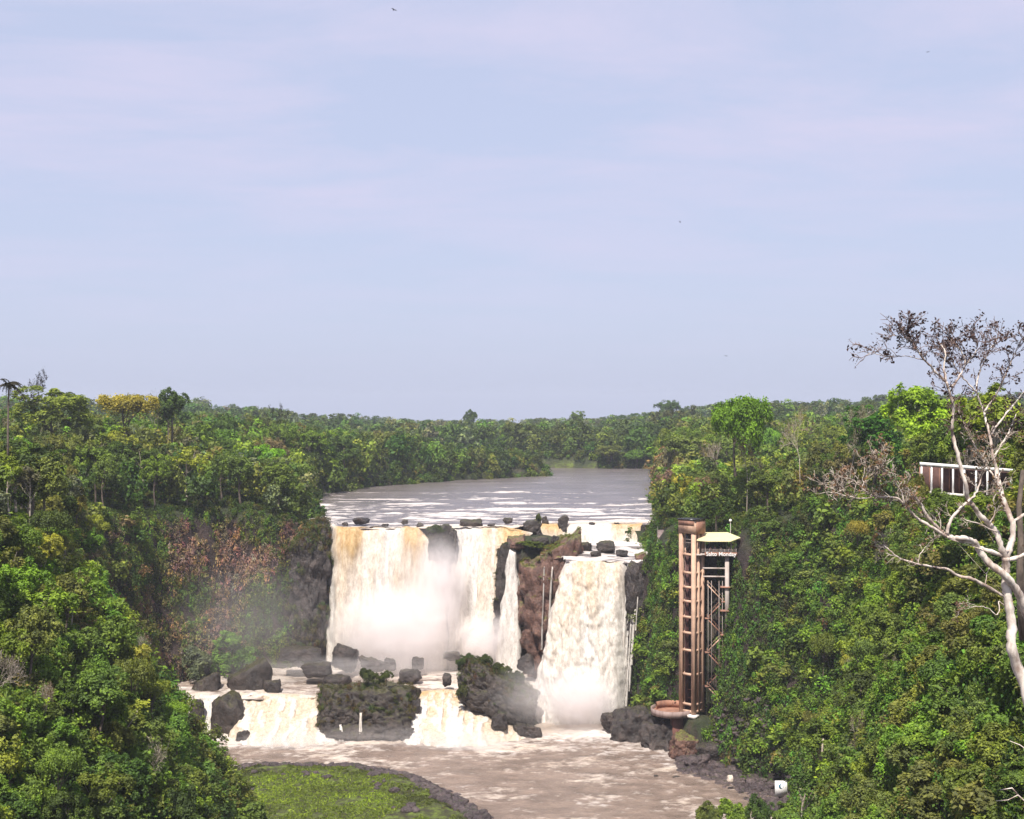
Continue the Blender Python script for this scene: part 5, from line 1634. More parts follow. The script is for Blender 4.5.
# tall leg under the deck, cross beams, stair
mb = MB(); mb.box(dk(5.4, 1.2, (PZ_ + 18.5) / 2), (0.95, 0.9, PZ_ - 18.9), dang); mb.build('deck_column', CONCW, TW)
mb = MB()
for z in (35.0, 33.0): mb.bar(dk(-0.4, 1.2, z), dk(5.0, 1.2, z), 0.3, 0.35)
mb.build('cross_beam', CONCW, TW)
mb = MB()
for b, zz in ((1.2, 30.5), (1.2, 24.8), (1.2, 19.0)): mb.box(dk(5.0, b + .2, zz), (2.4, 2.2, 0.3), dang)
mb.build('stair_landing', CONCD, TW)
k = 0
zz = 31.0
while zz > 2.0:
    za, zb = zz, zz - 4.1
    a0, a1 = (4.6, 0.7) if k % 2 else (0.7, 4.6)
    mb = MB(); off = 1.6 + 0.9 * (k % 2)
    mb.bar(dk(a0, off, za), dk(a1, off, zb), 0.8, 0.22)
    mb.bar(dk(a0, off - .4, za + 1.0), dk(a1, off - .4, zb + 1.0), 0.07)
    for t in np.linspace(0, 1, 5):
        p = dk(a0 + (a1 - a0) * t, off - .4, za + (zb - za) * t); mb.bar(p, p + np.array([0, 0, 1.0]), 0.05)
    mb.build('stair_flight', CONCD if k % 3 else CONC, TW)
    mb = MB(); mb.box(dk(a1, 2.0, zb), (1.1, 2.0, 0.16), dang); mb.build('stair_landing', CONCD, TW)
    zz = zb; k += 1
for a in (0.9, 1.7, 3.5, 4.3):
    mb = MB(); mb.bar(dk(a, 1.1, 1.0), dk(a, 1.1, 32.0), 0.11); mb.build('stair_hanger', STEELG, TW)
# walkway from the deck back to the cliff
mb = MB(); mb.bar(dk(5.0, 6.3, PZ_), dk(5.5, 24, PZ_ + 1.2), 2.0, 0.3)
for s in (-1, 1): mb.bar(dk(5.0 + s, 6.3, PZ_ + 1.1), dk(5.5 + s, 24, PZ_ + 2.3), 0.07)
mb.build('walkway', CONCW, TW)
# round lower deck on a brick pier
n = 28
def ring(c, r, z0, z1, a0=0, a1=2 * PI, thick=0.25):
    mb = MB(); A = np.linspace(a0, a1, n)
    v = []
    for a in A:
        for rr, z in ((r, z0), (r, z1), (r - thick, z1), (r - thick, z0)): v.append([c[0] + rr * math.cos(a), c[1] + rr * math.sin(a), z])
    q = []
    for i in range(n - 1):
        for k in range(4): q.append([i * 4 + k, i * 4 + (k + 1) % 4, (i + 1) * 4 + (k + 1) % 4, (i + 1) * 4 + k])
    mb.add(v, q); return mb


C0 = np.array([39.0, 316.6]) - T0[:2]
bm = bmesh.new()
top = [bm.verts.new((C0[0] + 5.0 * math.cos(a), C0[1] + 5.0 * math.sin(a), -0.15)) for a in np.linspace(0, 2 * PI, 28, endpoint=False)]
low = [bm.verts.new((v.co.x, v.co.y, -0.65)) for v in top]
bm.faces.new(top); bm.faces.new(low[::-1])
for i in range(28): bm.faces.new([top[i], low[i], low[(i + 1) % 28], top[(i + 1) % 28]])
bmesh.ops.recalc_face_normals(bm, faces=bm.faces)
me = bpy.data.meshes.new('lower_deck'); bm.to_mesh(me); bm.free(); me.materials.append(CONCD); link('lower_deck', me, TW)
ring(C0, 5.2, -0.75, 0.75, PI * 0.55, PI * 1.95, 0.22).build('deck_parapet', DECKG, TW)
ring(C0, 4.3, -0.14, 1.6, PI * 0.25, PI * 0.85, 0.3).build('back_wall', CONCD, TW)
mb = MB(); mb.box((C0[0] + 0.8, C0[1] - 2.2, -4.7), (2.6, 2.2, 8.0), 0.2); mb.build('brick_pier', BRICK, TW)
mb = MB(); mb.box(tl(0.2, -hw - .1, -0.45), (5.2, 2.0, 0.7), RZ); mb.build('foot_slab', WHITEW, TW)

# concrete ramp and railing on the cliff left of the tower head
RP = thing('concrete_ramp', 'short grey pink concrete ramp on the cliff top just left of the tower head', 'ramp', (*W(664, 546, 345)[:2], 0))
zr = W(664, 546, 345)[2] + 0.8
mb = MB(); mb.bar((-0.6, -4.0, zr - 2.2), (1.4, 14.0, zr + 2.0), 3.0, 0.4); mb.build('ramp_slab', DECKG, RP)
mb = MB()
for s in (-1.6, 1.6):
    mb.bar((-0.6 + s, -4.0, zr - 1.1), (1.4 + s, 14.0, zr + 3.1), 0.08)
    for t in np.linspace(0, 1, 7): mb.bar((-0.6 + s + 2 * t, -4 + 18 * t, zr - 2.1 + 4.2 * t), (-0.6 + s + 2 * t, -4 + 18 * t, zr - 1.1 + 4.2 * t), 0.07)
mb.build('handrail', STEELG, RP)
mb = MB()
for s in (-1, 1): mb.box((-0.3 + s, -3.0, zr - 4.6), (0.5, 0.5, 4.6))
mb.build('ramp_support', CONCW, RP)
PO = thing('signal_post', 'thin white post standing on the cliff edge beside the concrete ramp', 'post', W(658.5, 556, 340))
mb = MB(); mb.tube([(0, 0, -2), (0, 0, 2.4)], 0.09, 8); mb.build('pole', WHITE, PO)
mb = MB(); mb.box((0, 0, 2.5), (0.25, 0.25, 0.2)); mb.build('cap', WHITE, PO)

# ================================================================== white colonnade on the right bank
YC = 188.0
WHITEC = simple_mat('white_wash', (0.62, 0.58, 0.55), 0.8, 0.1, 0.7, dirt=(0.36, 0.31, 0.27))
def cp(px, py, dy=0.0): x, y, z = W(px, py, YC); return np.array([x, y + dy, z])


CB = thing('colonnade', 'long white colonnade with slim posts and reddish wall behind the leafless white tree', 'building', tuple(cp(968, 494)))
o = np.array(CB.location)
pxs = [921.5, 931.5, 942, 953, 964.2, 976, 987.3, 999, 1011, 1023, 1035]
def ztop(p): return 464.2 + (p - 921) * 0.075
def zbot(p): return 490.5 + (p - 921) * 0.085
for p in pxs:
    mb = MB(); a = cp(p, zbot(p)) - o; b = cp(p, ztop(p)) - o
    mb.box((a + b) / 2, (0.22, 0.22, b[2] - a[2])); mb.build('column', WHITE, CB)
mb = MB(); mb.bar(cp(920, ztop(920) - 0.6) - o, cp(1040, ztop(1040) - 0.6) - o, 0.5, 0.42)
mb.build('front_beam', WHITE, CB)
mb = MB(); mb.bar(cp(947, ztop(947) - 1.2, 1.2) - o, cp(1040, ztop(1040) - 1.2, 1.2) - o, 2.6, 0.18); mb.build('roof_slab', WHITEW, CB)
mb = MB(); mb.bar(cp(918, zbot(918) + 1.2, .6) - o, cp(1042, zbot(1042) + 1.2, .6) - o, 2.6, 0.3); mb.build('base_kerb', WHITEC, CB)
a = cp(926, 480.5, 3.0) - o; b = cp(1041, 488, 3.0) - o
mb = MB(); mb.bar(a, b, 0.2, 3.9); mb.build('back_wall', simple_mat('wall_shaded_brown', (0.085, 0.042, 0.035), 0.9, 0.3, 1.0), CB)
mb = MB()
for p in np.linspace(926, 1036, 12): c = cp(p, 479 + (p - 921) * .08, 2.88) - o; mb.box(c, (0.12, 0.06, 3.4))
mb.build('wall_mullions', CONCD, CB)

for (px, pyt, Y, w, hpx, cn, lab) in [
        (917, 478, 180, 22, 26, 'olive', 'olive shrub covering the left end of the white colonnade'),
        (940, 493, 178, 34, 18, 'mid green', 'low green shrub at the foot of the colonnade, second from its left end'),
        (972, 496, 176, 40, 18, 'fresh green', 'fresh green shrub at the foot of the middle of the colonnade'),
        (1006, 494, 176, 36, 24, 'olive', 'olive shrub in front of the right part of the colonnade'),
        (1022, 470, 180, 30, 44, 'mid green', 'tall green shrub in front of the colonnade at the picture edge')]:
    X = WX(px, Y); s = Y / F
    place(BUSH[px % 4], 'shrub', 'shrub', lab, X, Y, CZ - (pyt - 409.5) * s - hpx * s * 1.3, hpx * s * 1.4, w * s / 2, cn)

# ================================================================== white board on the shore
SGN = thing('notice_board', 'white notice board with a dark blue swoosh emblem standing on the right shore stones', 'sign', W(781, 797, 272))
mb = MB(); mb.box((0, 0, 1.75), (2.55, 0.12, 3.3)); mb.build('board', WHITE, SGN)
mb = MB()
for s in (-1, 1): mb.box((s * 0.9, 0.12, 0.4), (0.12, 0.12, 3.6))
mb.build('post', STEELG, SGN)
TEAL = simple_mat('emblem_blue', (0.02, 0.13, 0.22), 0.5, 0.1)
GREYB = simple_mat('emblem_grey', (0.42, 0.55, 0.62), 0.5, 0.1)


def arc_shape(name, cx, cz, r0, r1, a0, a1, mat, y):
    mb = MB(); A = np.linspace(a0, a1, 18); v = []
    for i, a in enumerate(A):
        t = math.sin(PI * i / 17) ** 0.7
        for rr in (r0, r0 + (r1 - r0) * t):
            v += [[cx + rr * math.cos(a), y, cz + rr * math.sin(a)], [cx + rr * math.cos(a), y - 0.02, cz + rr * math.sin(a)]]
    q = []
    for i in range(17):
        b = i * 4; c = b + 4
        q += [[b, b + 2, c + 2, c], [b + 1, c + 1, c + 3, b + 3], [b, c, c + 1, b + 1], [b + 2, b + 3, c + 3, c + 2]]
    mb.add(v, q); mb.build(name, mat, SGN)


arc_shape('emblem', 0.02, 2.25, 0.52, 0.12, math.radians(80), math.radians(300), TEAL, -0.075)
arc_shape('emblem_stroke', 0.10, 2.22, 0.42, 0.26, math.radians(-60), math.radians(55), GREYB, -0.075)

# ================================================================== people on the viewing deck
SKIN = simple_mat('skin', (0.42, 0.24, 0.17), 0.6, 0.05)
HAIR = simple_mat('hair_dark', (0.03, 0.02, 0.015), 0.6)


def skin_mesh(name, verts, edges, radii, mat, sub=1):
    me = bpy.data.meshes.new(name); me.from_pydata(verts, edges, [])
    ob = bpy.data.objects.new('tmp', me); COL.objects.link(ob)
    md = ob.modifiers.new('s', 'SKIN'); md.use_smooth_shade = True
    for v, r in zip(me.skin_vertices[0].data, radii): v.radius = r if isinstance(r, tuple) else (r, r)
    me.skin_vertices[0].data[0].use_root = True
    s2 = ob.modifiers.new('u', 'SUBSURF'); s2.levels = sub; s2.render_levels = sub
    dg = bpy.context.evaluated_depsgraph_get(); dg.update()
    out = bpy.data.meshes.new_from_object(ob.evaluated_get(dg)); out.name = name
    bpy.data.objects.remove(ob); bpy.data.meshes.remove(me)
    out.materials.clear(); out.materials.append(mat)
    return out


def person(label, loc, rz, shirt, trousers, h=1.7, lean=0.15, arms=True):
    t = thing('person', label, 'person', loc, rz, 'people on the viewing deck')
    k = h / 1.7
    V = [(0, 0, .95), (0, -.02, 1.15), (0, -.05 - lean * .3, 1.38), (0, -.06 - lean * .45, 1.48), (0, -.07 - lean * .5, 1.60), (0, -.07 - lean * .5, 1.68),
         (.10, 0, .9), (.11, -.02, .5), (.11, 0, .09), (.12, -.12, .04), (-.10, 0, .9), (-.11, .02, .5), (-.11, .03, .09), (-.12, -.09, .04),
         (.19, -.05 - lean * .3, 1.38), (.24, -.12 - lean * .3, 1.12), (.16, -.36 - lean * .3, 1.10), (.14, -.44 - lean * .3, 1.10),
         (-.19, -.05 - lean * .3, 1.38), (-.24, -.12 - lean * .3, 1.12), (-.16, -.36 - lean * .3, 1.10), (-.14, -.44 - lean * .3, 1.10)]
    E = [(0, 1), (1, 2), (2, 3), (3, 4), (4, 5), (0, 6), (6, 7), (7, 8), (8, 9), (0, 10), (10, 11), (11, 12), (12, 13), (2, 14), (14, 15), (15, 16), (16, 17), (2, 18), (18, 19), (19, 20), (20, 21)]
    R = [(.14, .10), (.13, .09), (.15, .10), .055, .10, .075, .085, .06, .045, .035, .085, .06, .045, .035, .06, .045, .034, .028, .06, .045, .034, .028]
    V = [(x * k, y * k, z * k) for x, y, z in V]
    link('body', skin_mesh('body', V, E, R, SKIN), t)
    sh = skin_mesh('shirt', [V[i] for i in (0, 1, 2, 14, 15, 18, 19)], [(0, 1), (1, 2), (2, 3), (3, 4), (2, 5), (5, 6)], [(.16, .12), (.15, .11), (.165, .115), .075, .056, .075, .056], shirt)
    link('shirt', sh, t)
    tr = skin_mesh('trousers', [V[i] for i in (0, 6, 7, 8, 10, 11, 12)], [(0, 1), (1, 2), (2, 3), (0, 4), (4, 5), (5, 6)], [(.155, .115), .10, .075, .06, .10, .075, .06], trousers)
    link('trousers', tr, t)
    hv = Vector(V[5]); q, f = ico(3)
    hp = q * np.array([.098, .108, .10]) * k + np.array([hv.x, hv.y + .025, hv.z + .01]); hp = hp + np.where(q[:, 2:3] < -0.2, np.array([[0, 0.03, 0.02]]), 0)
    link('hair', npmesh('hair', hp, f, True, mats=[HAIR]), t)


def cloth(n, c): return simple_mat(n, c, 0.85, 0.1, 3)


pd = [('person in a pink top leaning on the deck railing', 1.4, cloth('cloth_pink', (0.55, 0.22, 0.22)), cloth('cloth_navy', (0.03, 0.035, 0.07)), 1.66),
      ('person in a dark blue shirt standing at the deck railing', 2.5, cloth('cloth_blue', (0.05, 0.05, 0.16)), cloth('cloth_grey', (0.15, 0.14, 0.14)), 1.76),
      ('person in a pale top standing at the middle of the deck railing', 3.9, cloth('cloth_cream', (0.62, 0.50, 0.45)), cloth('cloth_black', (0.03, 0.03, 0.03)), 1.70),
      ('person in a grey violet shirt near the right end of the deck railing', 5.9, cloth('cloth_violet', (0.18, 0.13, 0.20)), cloth('cloth_denim', (0.07, 0.10, 0.18)), 1.74)]
for lab, a, s1, s2, h in pd:
    p = T0 + dk(a, 0.62, PZ_ + 0.18)
    person(lab, tuple(p), dang + random.uniform(-.3, .3), s1, s2, h)

# ================================================================== leafless white tree near the camera, right
YB = 86.0
BARKTWIG = bark_mat('bark_twig', (0.10, 0.065, 0.06), (0.24, 0.17, 0.15))
BT_base = np.array([WX(1034, YB), YB, 13.0])
BT = thing('leafless_tree', 'large leafless white barked tree at the right edge with a few brown leaves', 'tree', tuple(BT_base))
tb = MB(); tw = MB(); tp_ = MB(); LOWZ = CZ - (432 - 409.5) * YB / F - 13.0; rb = np.random.default_rng(77)
tips = []


def limb(pxs, r0, r1, dy0=0.0, dy1=0.0, wob=0.25, twig=True, tips_from=0.3, dens=1.0):
    """limb through picture points with depth running from dy0 to dy1 metres; r in metres"""
    n0 = len(pxs); tt = np.linspace(0, 1, n0)
    ys_ = YB + dy0 + (dy1 - dy0) * tt + wob * rb.normal(size=n0) * np.minimum(1, tt * 4)
    P = np.array([W(p[0], p[1], y) for p, y in zip(pxs, ys_)]) - BT_base
    # smooth resample
    m = (n0 - 1) * 5 + 1; u = np.linspace(0, n0 - 1, m)
    Pc = np.stack([np.interp(u, np.arange(n0), P[:, i]) for i in range(3)], -1)
    for _ in range(3): Pc[1:-1] = 0.25 * Pc[:-2] + 0.5 * Pc[1:-1] + 0.25 * Pc[2:]
    Pc[1:-1] += rb.normal(size=(m - 2, 3)) * 0.02
    R = 0.72 * np.linspace(r0, r1, m) * (1 + 0.10 * rb.normal(size=m))
    tb.tube(Pc, np.maximum(R, 0.012), 9 if r0 > 0.15 else 6)
    if twig:
        for i in range(int(m * tips_from), m):
            if rb.random() < 0.8 * dens: tips.append((Pc[i], unit(Pc[min(i + 1, m - 1)] - Pc[max(i - 1, 0)]), max(R[i] * 0.5, 0.02)))
        tips.append((Pc[-1], unit(Pc[-1] - Pc[-2]), max(R[-1], 0.02)))
    return Pc


# trunk, from the ground up
limb([(1034, 735), (1029, 700), (1018, 668), (1010.5, 645), (1012, 625), (1009, 605), (1006, 585), (1005.5, 570), (1006, 557)], 0.50, 0.36, wob=0.1, twig=False)
limb([(1006, 557), (1010, 547), (1013, 538), (1013, 521), (1006, 508), (1000, 489), (997, 472), (993, 458), (990, 436), (984, 412), (976, 392)], 0.34, 0.07, 0, 2.5, tips_from=.5)
limb([(1006, 560), (1001, 546), (997, 532), (989, 524), (979, 514), (971, 503)], 0.30, 0.20, 0, -1.5, twig=False)
limb([(971, 503), (967, 497), (966, 484), (960, 466), (957, 450), (952, 436), (952, 428), (954, 408), (950, 392), (946, 382)], 0.20, 0.11, -1.5, -2.5, tips_from=.6)
limb([(946, 382), (935, 371), (924, 360), (917, 350), (912, 340), (903, 338), (893, 335)], 0.10, 0.03, -2.5, -4.0, dens=1.6)
limb([(924, 360), (908, 356), (897, 356), (884, 357), (872, 352), (866, 356)], 0.045, 0.018, -3, -4, dens=.6)
limb([(946, 382), (944, 368), (946, 352), (942, 346), (936, 338)], 0.09, 0.025, -2.5, -1.0, dens=1.6)
limb([(950, 392), (958, 378), (966, 365), (962, 350), (955, 345), (950, 338)], 0.09, 0.025, -2.5, -2.0, dens=1.6)
limb([(976, 392), (978, 376), (984, 362), (990, 348), (996, 342), (999, 334)], 0.085, 0.02, 2.5, 3.5, dens=1.6)
limb([(976, 392), (966, 381), (958, 372), (952, 360), (944, 350)], 0.07, 0.02, 2.5, 1.5, dens=1.6)
limb([(984, 412), (996, 396), (1004, 378), (1012, 360), (1018, 346), (1022, 338)], 0.10, 0.025, 2.3, 0.5, dens=1.6)
limb([(990, 436), (1004, 416), (1018, 400), (1034, 380), (1050, 352)], 0.10, 0.03, 2.0, 3.0, dens=1.4)
limb([(966, 365), (976, 352), (978, 346), (973, 338)], 0.05, 0.02, -2.3, -3.0, dens=1.8)
limb([(908, 343), (906, 338), (909, 332)], 0.035, 0.015, -4, -4.4, dens=1.5)
# big low limb to the left
limb([(1030, 622), (1024, 606), (1016, 588), (1003, 573), (989, 564), (979, 550), (975, 542), (965, 538), (951, 538), (940, 531), (928, 518), (918, 500), (906, 486)], 0.42, 0.07, 0.5, -3.0, tips_from=.75)
limb([(1006, 557), (990, 551), (980, 548), (966, 541), (955, 540), (947, 537)], 0.20, 0.12, 0, -2.2, twig=False)
limb([(947, 537), (930, 526), (914, 516), (904, 504), (896, 497), (872, 497), (862, 488), (852, 478), (838, 478)], 0.15, 0.035, -2.2, -5.0, dens=1.3)
limb([(904, 504), (902, 492), (893, 480), (884, 470), (880, 458)], 0.07, 0.025, -4, -5.5, dens=1.4)
limb([(872, 497), (858, 499), (842, 494), (826, 492)], 0.06, 0.022, -4.6, -6, dens=1.4)
limb([(862, 488), (866, 476), (872, 466)], 0.05, 0.02, -4.8, -5, dens=1.4)
limb([(947, 534), (950, 520), (963, 505), (970, 500), (978, 490), (981, 478), (984, 466)], 0.16, 0.05, -2.2, -1.0, tips_from=.6)
limb([(1004, 596), (985, 586), (973, 578), (959, 577), (949, 569), (932, 567), (918, 564), (900, 559), (890, 551), (884, 545)], 0.18, 0.035, 0, -3.0, tips_from=.6, dens=.5)
limb([(918, 564), (919, 555), (925, 548), (932, 540)], 0.05, 0.02, -2.3, -2.6, dens=.5)
limb([(985, 585), (987, 575), (989, 567)], 0.05, 0.03, -.5, -.3, twig=False)
limb([(1004, 606), (998, 600), (1000, 611), (996, 616), (988, 607), (977, 606), (966, 606)], 0.06, 0.02, 0, -1.0, tips_from=.8, dens=.5)
limb([(997, 532), (987, 528), (978, 523), (968, 521), (960, 518)], 0.09, 0.03, -1, -2.0, tips_from=.6, dens=.7)
limb([(990, 524), (996, 512), (993, 500), (997, 492)], 0.07, 0.025, -1, -1.5, dens=.8)
limb([(1013, 521), (1022, 516), (1036, 508), (1052, 492), (1060, 470)], 0.16, 0.05, .4, 2, tips_from=.5)
limb([(1008, 560), (1020, 557), (1034, 548), (1052, 540)], 0.22, 0.08, 0, 2, tips_from=.6)
limb([(1000, 489), (990, 470), (980, 455), (972, 440), (964, 424), (958, 410)], 0.10, 0.025, 1.5, 3.5, dens=1.2)
limb([(993, 458), (1002, 444), (1010, 430), (1016, 414)], 0.10, 0.03, 2, 4, dens=1.2)
# twigs and the last leaves
lc = []
def twig(p, d, L, r, lev):
    k = 4; pts = [p]
    for i in range(k - 1):
        d = unit(d + rb.normal(size=3) * 0.22 + np.array([0, 0, 0.04])); pts.append(pts[-1] + d * L / (k - 1))
    (tp_ if p[2] < LOWZ else tw).tube(np.array(pts), np.linspace(max(r, .019), max(r * .5, .013), k), 4)
    if lev >= 2 or L < 0.3:
        if rb.random() < 0.55: lc.append(pts[-1])
        return
    for j in range(2 + (rb.random() < .55)):
        a = unit(np.cross(d, rb.normal(size=3)))
        twig(pts[rb.integers(1, k)], unit(d + a * rb.uniform(.5, 1.0)), L * rb.uniform(.55, .85), r * .6, lev + 1)
for p, d, r in tips:
    a = unit(np.cross(d, rb.normal(size=3)))
    twig(p, unit(d * 0.8 + a * rb.uniform(.3, 1.0) + np.array([0, 0, .12])), rb.uniform(0.45, 0.95), min(r, 0.035), 0)
tb.build('trunk', BARKWHITE, BT, True); tw.build('twigs', BARKTWIG, BT, True); tp_.build('pale_twigs', BARKPALE, BT, True)
lc = np.array([q for q in lc if q[2] > LOWZ or rb.random() < 0.8])
C_ = np.concatenate([lc + rb.normal(size=lc.shape) * 0.11 for _ in range(3)])
for sel, rgb_, sc_ in ((C_[:, 2] > LOWZ, (0.055, 0.026, 0.022), 1.0), (C_[:, 2] <= LOWZ, (0.21, 0.125, 0.085), 1.15)):
    cc_ = C_[sel]
    vv_, qq_, tt_ = leaf_cards(cc_, unit(rb.normal(size=cc_.shape)), sc_ * rb.uniform(.12, .30, len(cc_)), rb.uniform(.0, .8, len(cc_)), rb, 0.6)
    lo = link('dry_leaves', npmesh('dry_leaves', vv_, qq_, False, {'tint': tt_}, [LEAF]), BT); lo.color = (*rgb_, 1)
print('twigs', len(tips), 'leaves', len(C_))

# a second darker trunk right behind it and dead white branches lying in the bushes at the lower right corner
DB = thing('dead_branch', 'bare white dead branches poking out of the bushes at the lower right corner', 'branch', W(1012, 780, 95))
o = np.array(DB.location); mb = MB()
for pts in ([(1040, 800), (1036, 770), (1030, 752), (1020, 745), (1010, 741)], [(1040, 800), (1030, 806), (1018, 795), (1008, 800), (996, 801)], [(1018, 795), (1012, 788), (1000, 790)]):
    P = np.array([np.array(W(x, y, 94 + rb.normal() * .4)) - o for x, y in pts]); mb.tube(P, np.linspace(.07, .025, len(P)), 6)
mb.build('branch', BARKWHITE, DB, True)
ST = thing('tree_trunk', 'dark straight trunk rising at the right edge behind the leafless white tree', 'tree trunk', W(1020, 600, 100))
o = np.array(ST.location); mb = MB()
P = np.array([np.array(W(x, y, 100)) - o for x, y in ((1024, 640), (1021, 600), (1020, 570), (1021, 540), (1019, 505), (1023, 470))]); mb.tube(P, np.linspace(.36, .16, len(P)), 9)
mb.build('stem', BARK, ST, True)

# ================================================================== birds
BIRD = simple_mat('feathers_dark', (0.03, 0.028, 0.03), 0.7)


def bird(label, px, py, Y, span, rz, bank=0.0, flap=0.25):
    t = thing('bird', label, 'bird', W(px, py, Y), rz, 'birds in the sky')
    t.rotation_euler = (0, bank, rz)
    s = span / 2
    mb = MB(); mb.tube([(0, -.42 * s, 0), (0, -.33 * s, .02 * s), (0, -.1 * s, 0), (0, .2 * s, 0), (0, .52 * s, .0)], np.array([.02, .07, .11, .09, .02]) * s, 8); mb.build('body', BIRD, t, True)
    for sg in (-1, 1):
        bm = bmesh.new(); th = 0.025 * s
        pr = [(.06, -.16, .0), (.45, -.22, flap * .8), (1.0, .02, flap * .55), (.95, .10, flap * .5), (.5, .12, flap * .75), (.06, .18, 0)]
        up = [bm.verts.new((sg * x * s, y * s, z * s + th)) for x, y, z in pr]; dn = [bm.verts.new((sg * x * s, y * s, z * s - th)) for x, y, z in pr]
        bm.faces.new(up); bm.faces.new(dn[::-1])
        for i in range(6): bm.faces.new([up[i], dn[i], dn[(i + 1) % 6], up[(i + 1) % 6]])
        bmesh.ops.recalc_face_normals(bm, faces=bm.faces)
        me = bpy.data.meshes.new('wing'); bm.to_mesh(me); bm.free(); me.materials.append(BIRD); link('wing', me, t)


bird('dark bird gliding near the top edge of the sky, left of the middle', 394, 10, 170, 1.0, 0.9, 0.1)
bird('tiny dark bird high in the sky over the right bank', 928, 52, 240, 0.8, 0.3, -0.3)
bird('tiny dark bird in the sky above the right end of the falls', 680, 222, 260, 0.8, 1.2, 0.4)
bird('tiny dark bird low in the sky above the domed bright tree', 726, 356, 300, 0.9, -0.6, 0.2)
# ================================================================== spray and air
def mist_mat(name, dens, nscale, seed, col=(1, 0.97, 0.97), low=0.35, aniso=0.1):
    m, nt, out = mat_new(name)
    tc = nd(nt, 'ShaderNodeTexCoord')
    ln = nd(nt, 'ShaderNodeVectorMath', operation='LENGTH'); nt.links.new(tc.outputs['Object'], ln.inputs[0])
    mr = nd(nt, 'ShaderNodeMapRange', interpolation_type='SMOOTHSTEP'); mr.inputs[1].default_value = 1.0; mr.inputs[2].default_value = 0.15; mr.inputs[3].default_value = 0; mr.inputs[4].default_value = 1
    nt.links.new(ln.outputs['Value'], mr.inputs[0])
    ad = nd(nt, 'ShaderNodeVectorMath', operation='ADD'); ad.inputs[1].default_value = (seed, seed * 2.1, 0); nt.links.new(tc.outputs['Object'], ad.inputs[0])
    n = noise_node(nt, nscale * 1.5, 6, 0.62, ad.outputs[0]); n.inputs['Distortion'].default_value = 0.6
    nr = nd(nt, 'ShaderNodeMapRange'); nr.inputs[1].default_value = low; nr.inputs[2].default_value = 0.64; nr.inputs[3].default_value = 0.1; nr.inputs[4].default_value = 1
    nt.links.new(n.outputs[0], nr.inputs[0])
    k = math_node(nt, 'MULTIPLY', math_node(nt, 'MULTIPLY', mr.outputs[0], nr.outputs[0]), dens)
    v = nd(nt, 'ShaderNodeVolumePrincipled'); v.inputs['Color'].default_value = (*col, 1); v.inputs['Anisotropy'].default_value = aniso
    nt.links.new(k, v.inputs['Density'])
    nt.links.new(v.outputs[0], out.inputs['Volume'])
    return m


def mist(label, c, size, dens, nscale=2.2, seed=0.0, col=(1, .97, .97), low=.34):
    v, f = ico(3)
    o = link('mist', npmesh('mist', v, f, True, mats=[mist_mat('mist', dens, nscale, seed, col, low)]))
    o.location = c; o.scale = np.asarray(size) / 2
    return tag(o, label, 'spray', kind='stuff')


def wc(px, py, Y): return W(px, py, Y)


mist('spray hiding the lower half of the broad left fall', wc(398, 632, 361), (46, 13, 32), 0.85, 1.8, 1.0)
mist('plume of spray rising in front of the rock between the left and middle falls', wc(441, 586, 364), (20, 10, 31), 0.8, 2.0, 2.0)
mist('spray at the foot of the middle fall', wc(488, 640, 361), (22, 10, 18), 0.8, 2.0, 6.0)
mist('spray bursting at the foot of the right fall', wc(582, 700, 333), (24, 13, 18), 0.7, 2.0, 3.0)
mist('drifting spray over the right end of the sloping rock', wc(545, 695, 326), (34, 9, 21), 0.22, 2.0, 4.0)
mist('low spray over the wide cascades', wc(400, 738, 318), (84, 12, 8), 0.07, 3.0, 5.0)
mist('thin spray drifting along the dark left cliff', wc(250, 620, 345), (52, 34, 42), 0.014, 1.6, 7.0, low=.2)

mist('splash spray at the foot of the wide tan cascade', wc(286, 742, 314), (30, 7, 6), 0.35, 2.2, 8.0)
mist('splash spray at the foot of the domed cascade', wc(462, 742, 313), (34, 7, 6), 0.35, 2.2, 9.0)
mist('veil of spray drifting up between the left and middle falls', wc(420, 560, 366), (38, 8, 30), 0.10, 2.6, 10.0)

mist('thin spray hanging over the rocky pool below the left falls', wc(345, 668, 351), (84, 16, 9), 0.10, 2.4, 11.0)

hz, nt, out = mat_new('haze')
pv_ = nd(nt, 'ShaderNodeVolumePrincipled'); pv_.inputs['Color'].default_value = (0.84, 0.88, 1.0, 1); pv_.inputs['Density'].default_value = 0.00012; pv_.inputs['Anisotropy'].default_value = 0.2
nt.links.new(pv_.outputs[0], out.inputs['Volume'])
mb = MB(); mb.box((0, 2100, 20.0), (5300, 4900, 142)); hb = mb.build('haze', hz); tag(hb, 'thin pale air over the whole gorge', 'haze', kind='stuff')

# ================================================================== sky, sun, camera
SUN_EL, SUN_AZ = math.radians(57), math.radians(195)      # azimuth clockwise from +Y: behind the camera, to the left
sd = Vector((math.sin(SUN_AZ) * math.cos(SUN_EL), math.cos(SUN_AZ) * math.cos(SUN_EL), math.sin(SUN_EL)))
w = bpy.data.worlds.new('World'); SC.world = w; w.use_nodes = True
nt = w.node_tree
for n in list(nt.nodes): nt.nodes.remove(n)
out = nd(nt, 'ShaderNodeOutputWorld'); bg = nd(nt, 'ShaderNodeBackground')
sky = nd(nt, 'ShaderNodeTexSky', sky_type='NISHITA', sun_disc=False, sun_elevation=SUN_EL, sun_rotation=SUN_AZ, air_density=1.0, dust_density=2.5, ozone_density=2.0, altitude=150)
tc = nd(nt, 'ShaderNodeTexCoord')
sp = nd(nt, 'ShaderNodeSeparateXYZ'); nt.links.new(tc.outputs['Generated'], sp.inputs[0])
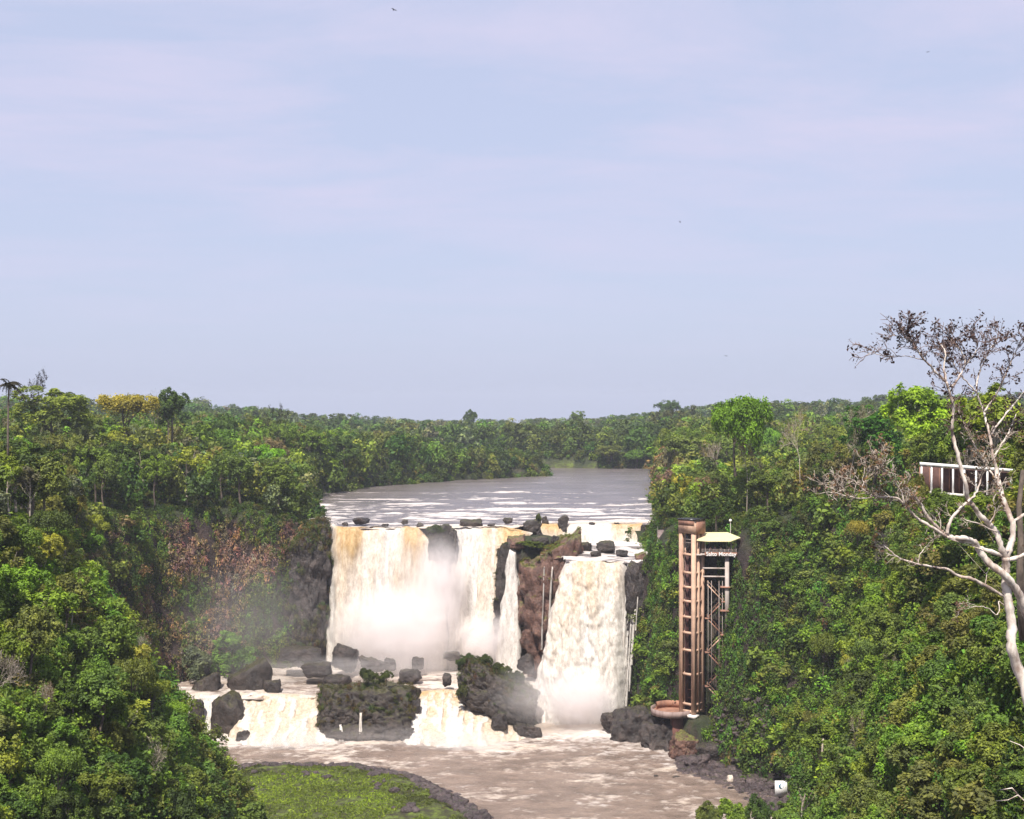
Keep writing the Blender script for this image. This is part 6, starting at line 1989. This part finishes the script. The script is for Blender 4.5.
# thin veil of high cloud, in flat streaks
dv = math_node(nt, 'ADD', sp.outputs['Z'], 0.12)
cx = math_node(nt, 'DIVIDE', sp.outputs['X'], dv); cy = math_node(nt, 'DIVIDE', sp.outputs['Y'], dv)
cb = nd(nt, 'ShaderNodeCombineXYZ'); nt.links.new(cx, cb.inputs[0]); nt.links.new(cy, cb.inputs[1])
n1 = noise_node(nt, 1.3, 8, 0.62, cb.outputs[0], (0.8, 1.5, 1))
n1.inputs['Distortion'].default_value = 0.4
cr = ramp(nt, n1.outputs[0], [(0.40, (0, 0, 0)), (0.68, (1, 1, 1))])
zf = nd(nt, 'ShaderNodeMapRange'); zf.inputs[1].default_value = 0.02; zf.inputs[2].default_value = 0.22; nt.links.new(sp.outputs['Z'], zf.inputs[0])
veil = math_node(nt, 'ADD', math_node(nt, 'MULTIPLY', math_node(nt, 'MULTIPLY', cr.outputs[0], zf.outputs[0]), 0.8), 0.08)
SKYV = (4.0, 4.4, 5.9)
base_ = mixc(nt, 0.78, sky.outputs[0], SKYV)
mixed = mixc(nt, veil, base_, (4.75, 4.55, 5.9))
nt.links.new(mixed, bg.inputs[0]); bg.inputs[1].default_value = 0.10
nt.links.new(bg.outputs[0], out.inputs[0])

L = bpy.data.lights.new('sun', 'SUN'); L.energy = 5.0; L.angle = math.radians(0.8); L.color = (1.0, 0.94, 0.85)
so = bpy.data.objects.new('sun', L); COL.objects.link(so)
so.rotation_euler = sd.to_track_quat('Z', 'Y').to_euler(); so.location = (-60, -60, 120)

cam = bpy.data.cameras.new('camera'); co = bpy.data.objects.new('camera', cam); COL.objects.link(co)
co.location = (0, 0, CZ); co.rotation_euler = (PI / 2, 0, 0)
cam.sensor_width = 36.0; cam.lens = 36.0 * F / 1024.0; cam.clip_start = 1.0; cam.clip_end = 9000
SC.camera = co

SC.view_settings.view_transform = 'Standard'; SC.view_settings.look = 'None'
SC.view_settings.exposure = 0.60; SC.view_settings.gamma = 1.0; SC.view_settings.use_curve_mapping = False
cy_ = SC.cycles if hasattr(SC, 'cycles') else None
SC.render.engine = 'CYCLES'
cy_ = SC.cycles
cy_.max_bounces = 10; cy_.diffuse_bounces = 3; cy_.glossy_bounces = 2; cy_.transmission_bounces = 3; cy_.volume_bounces = 8; cy_.transparent_max_bounces = 6
cy_.volume_step_rate = 2.0; cy_.volume_max_steps = 128
cy_.use_denoising = True
cy_.use_adaptive_sampling = True; cy_.adaptive_threshold = 0.02
cy_.caustics_reflective = False; cy_.caustics_refractive = False
cy_.sample_clamp_indirect = 6.0
SC.render.film_transparent = False
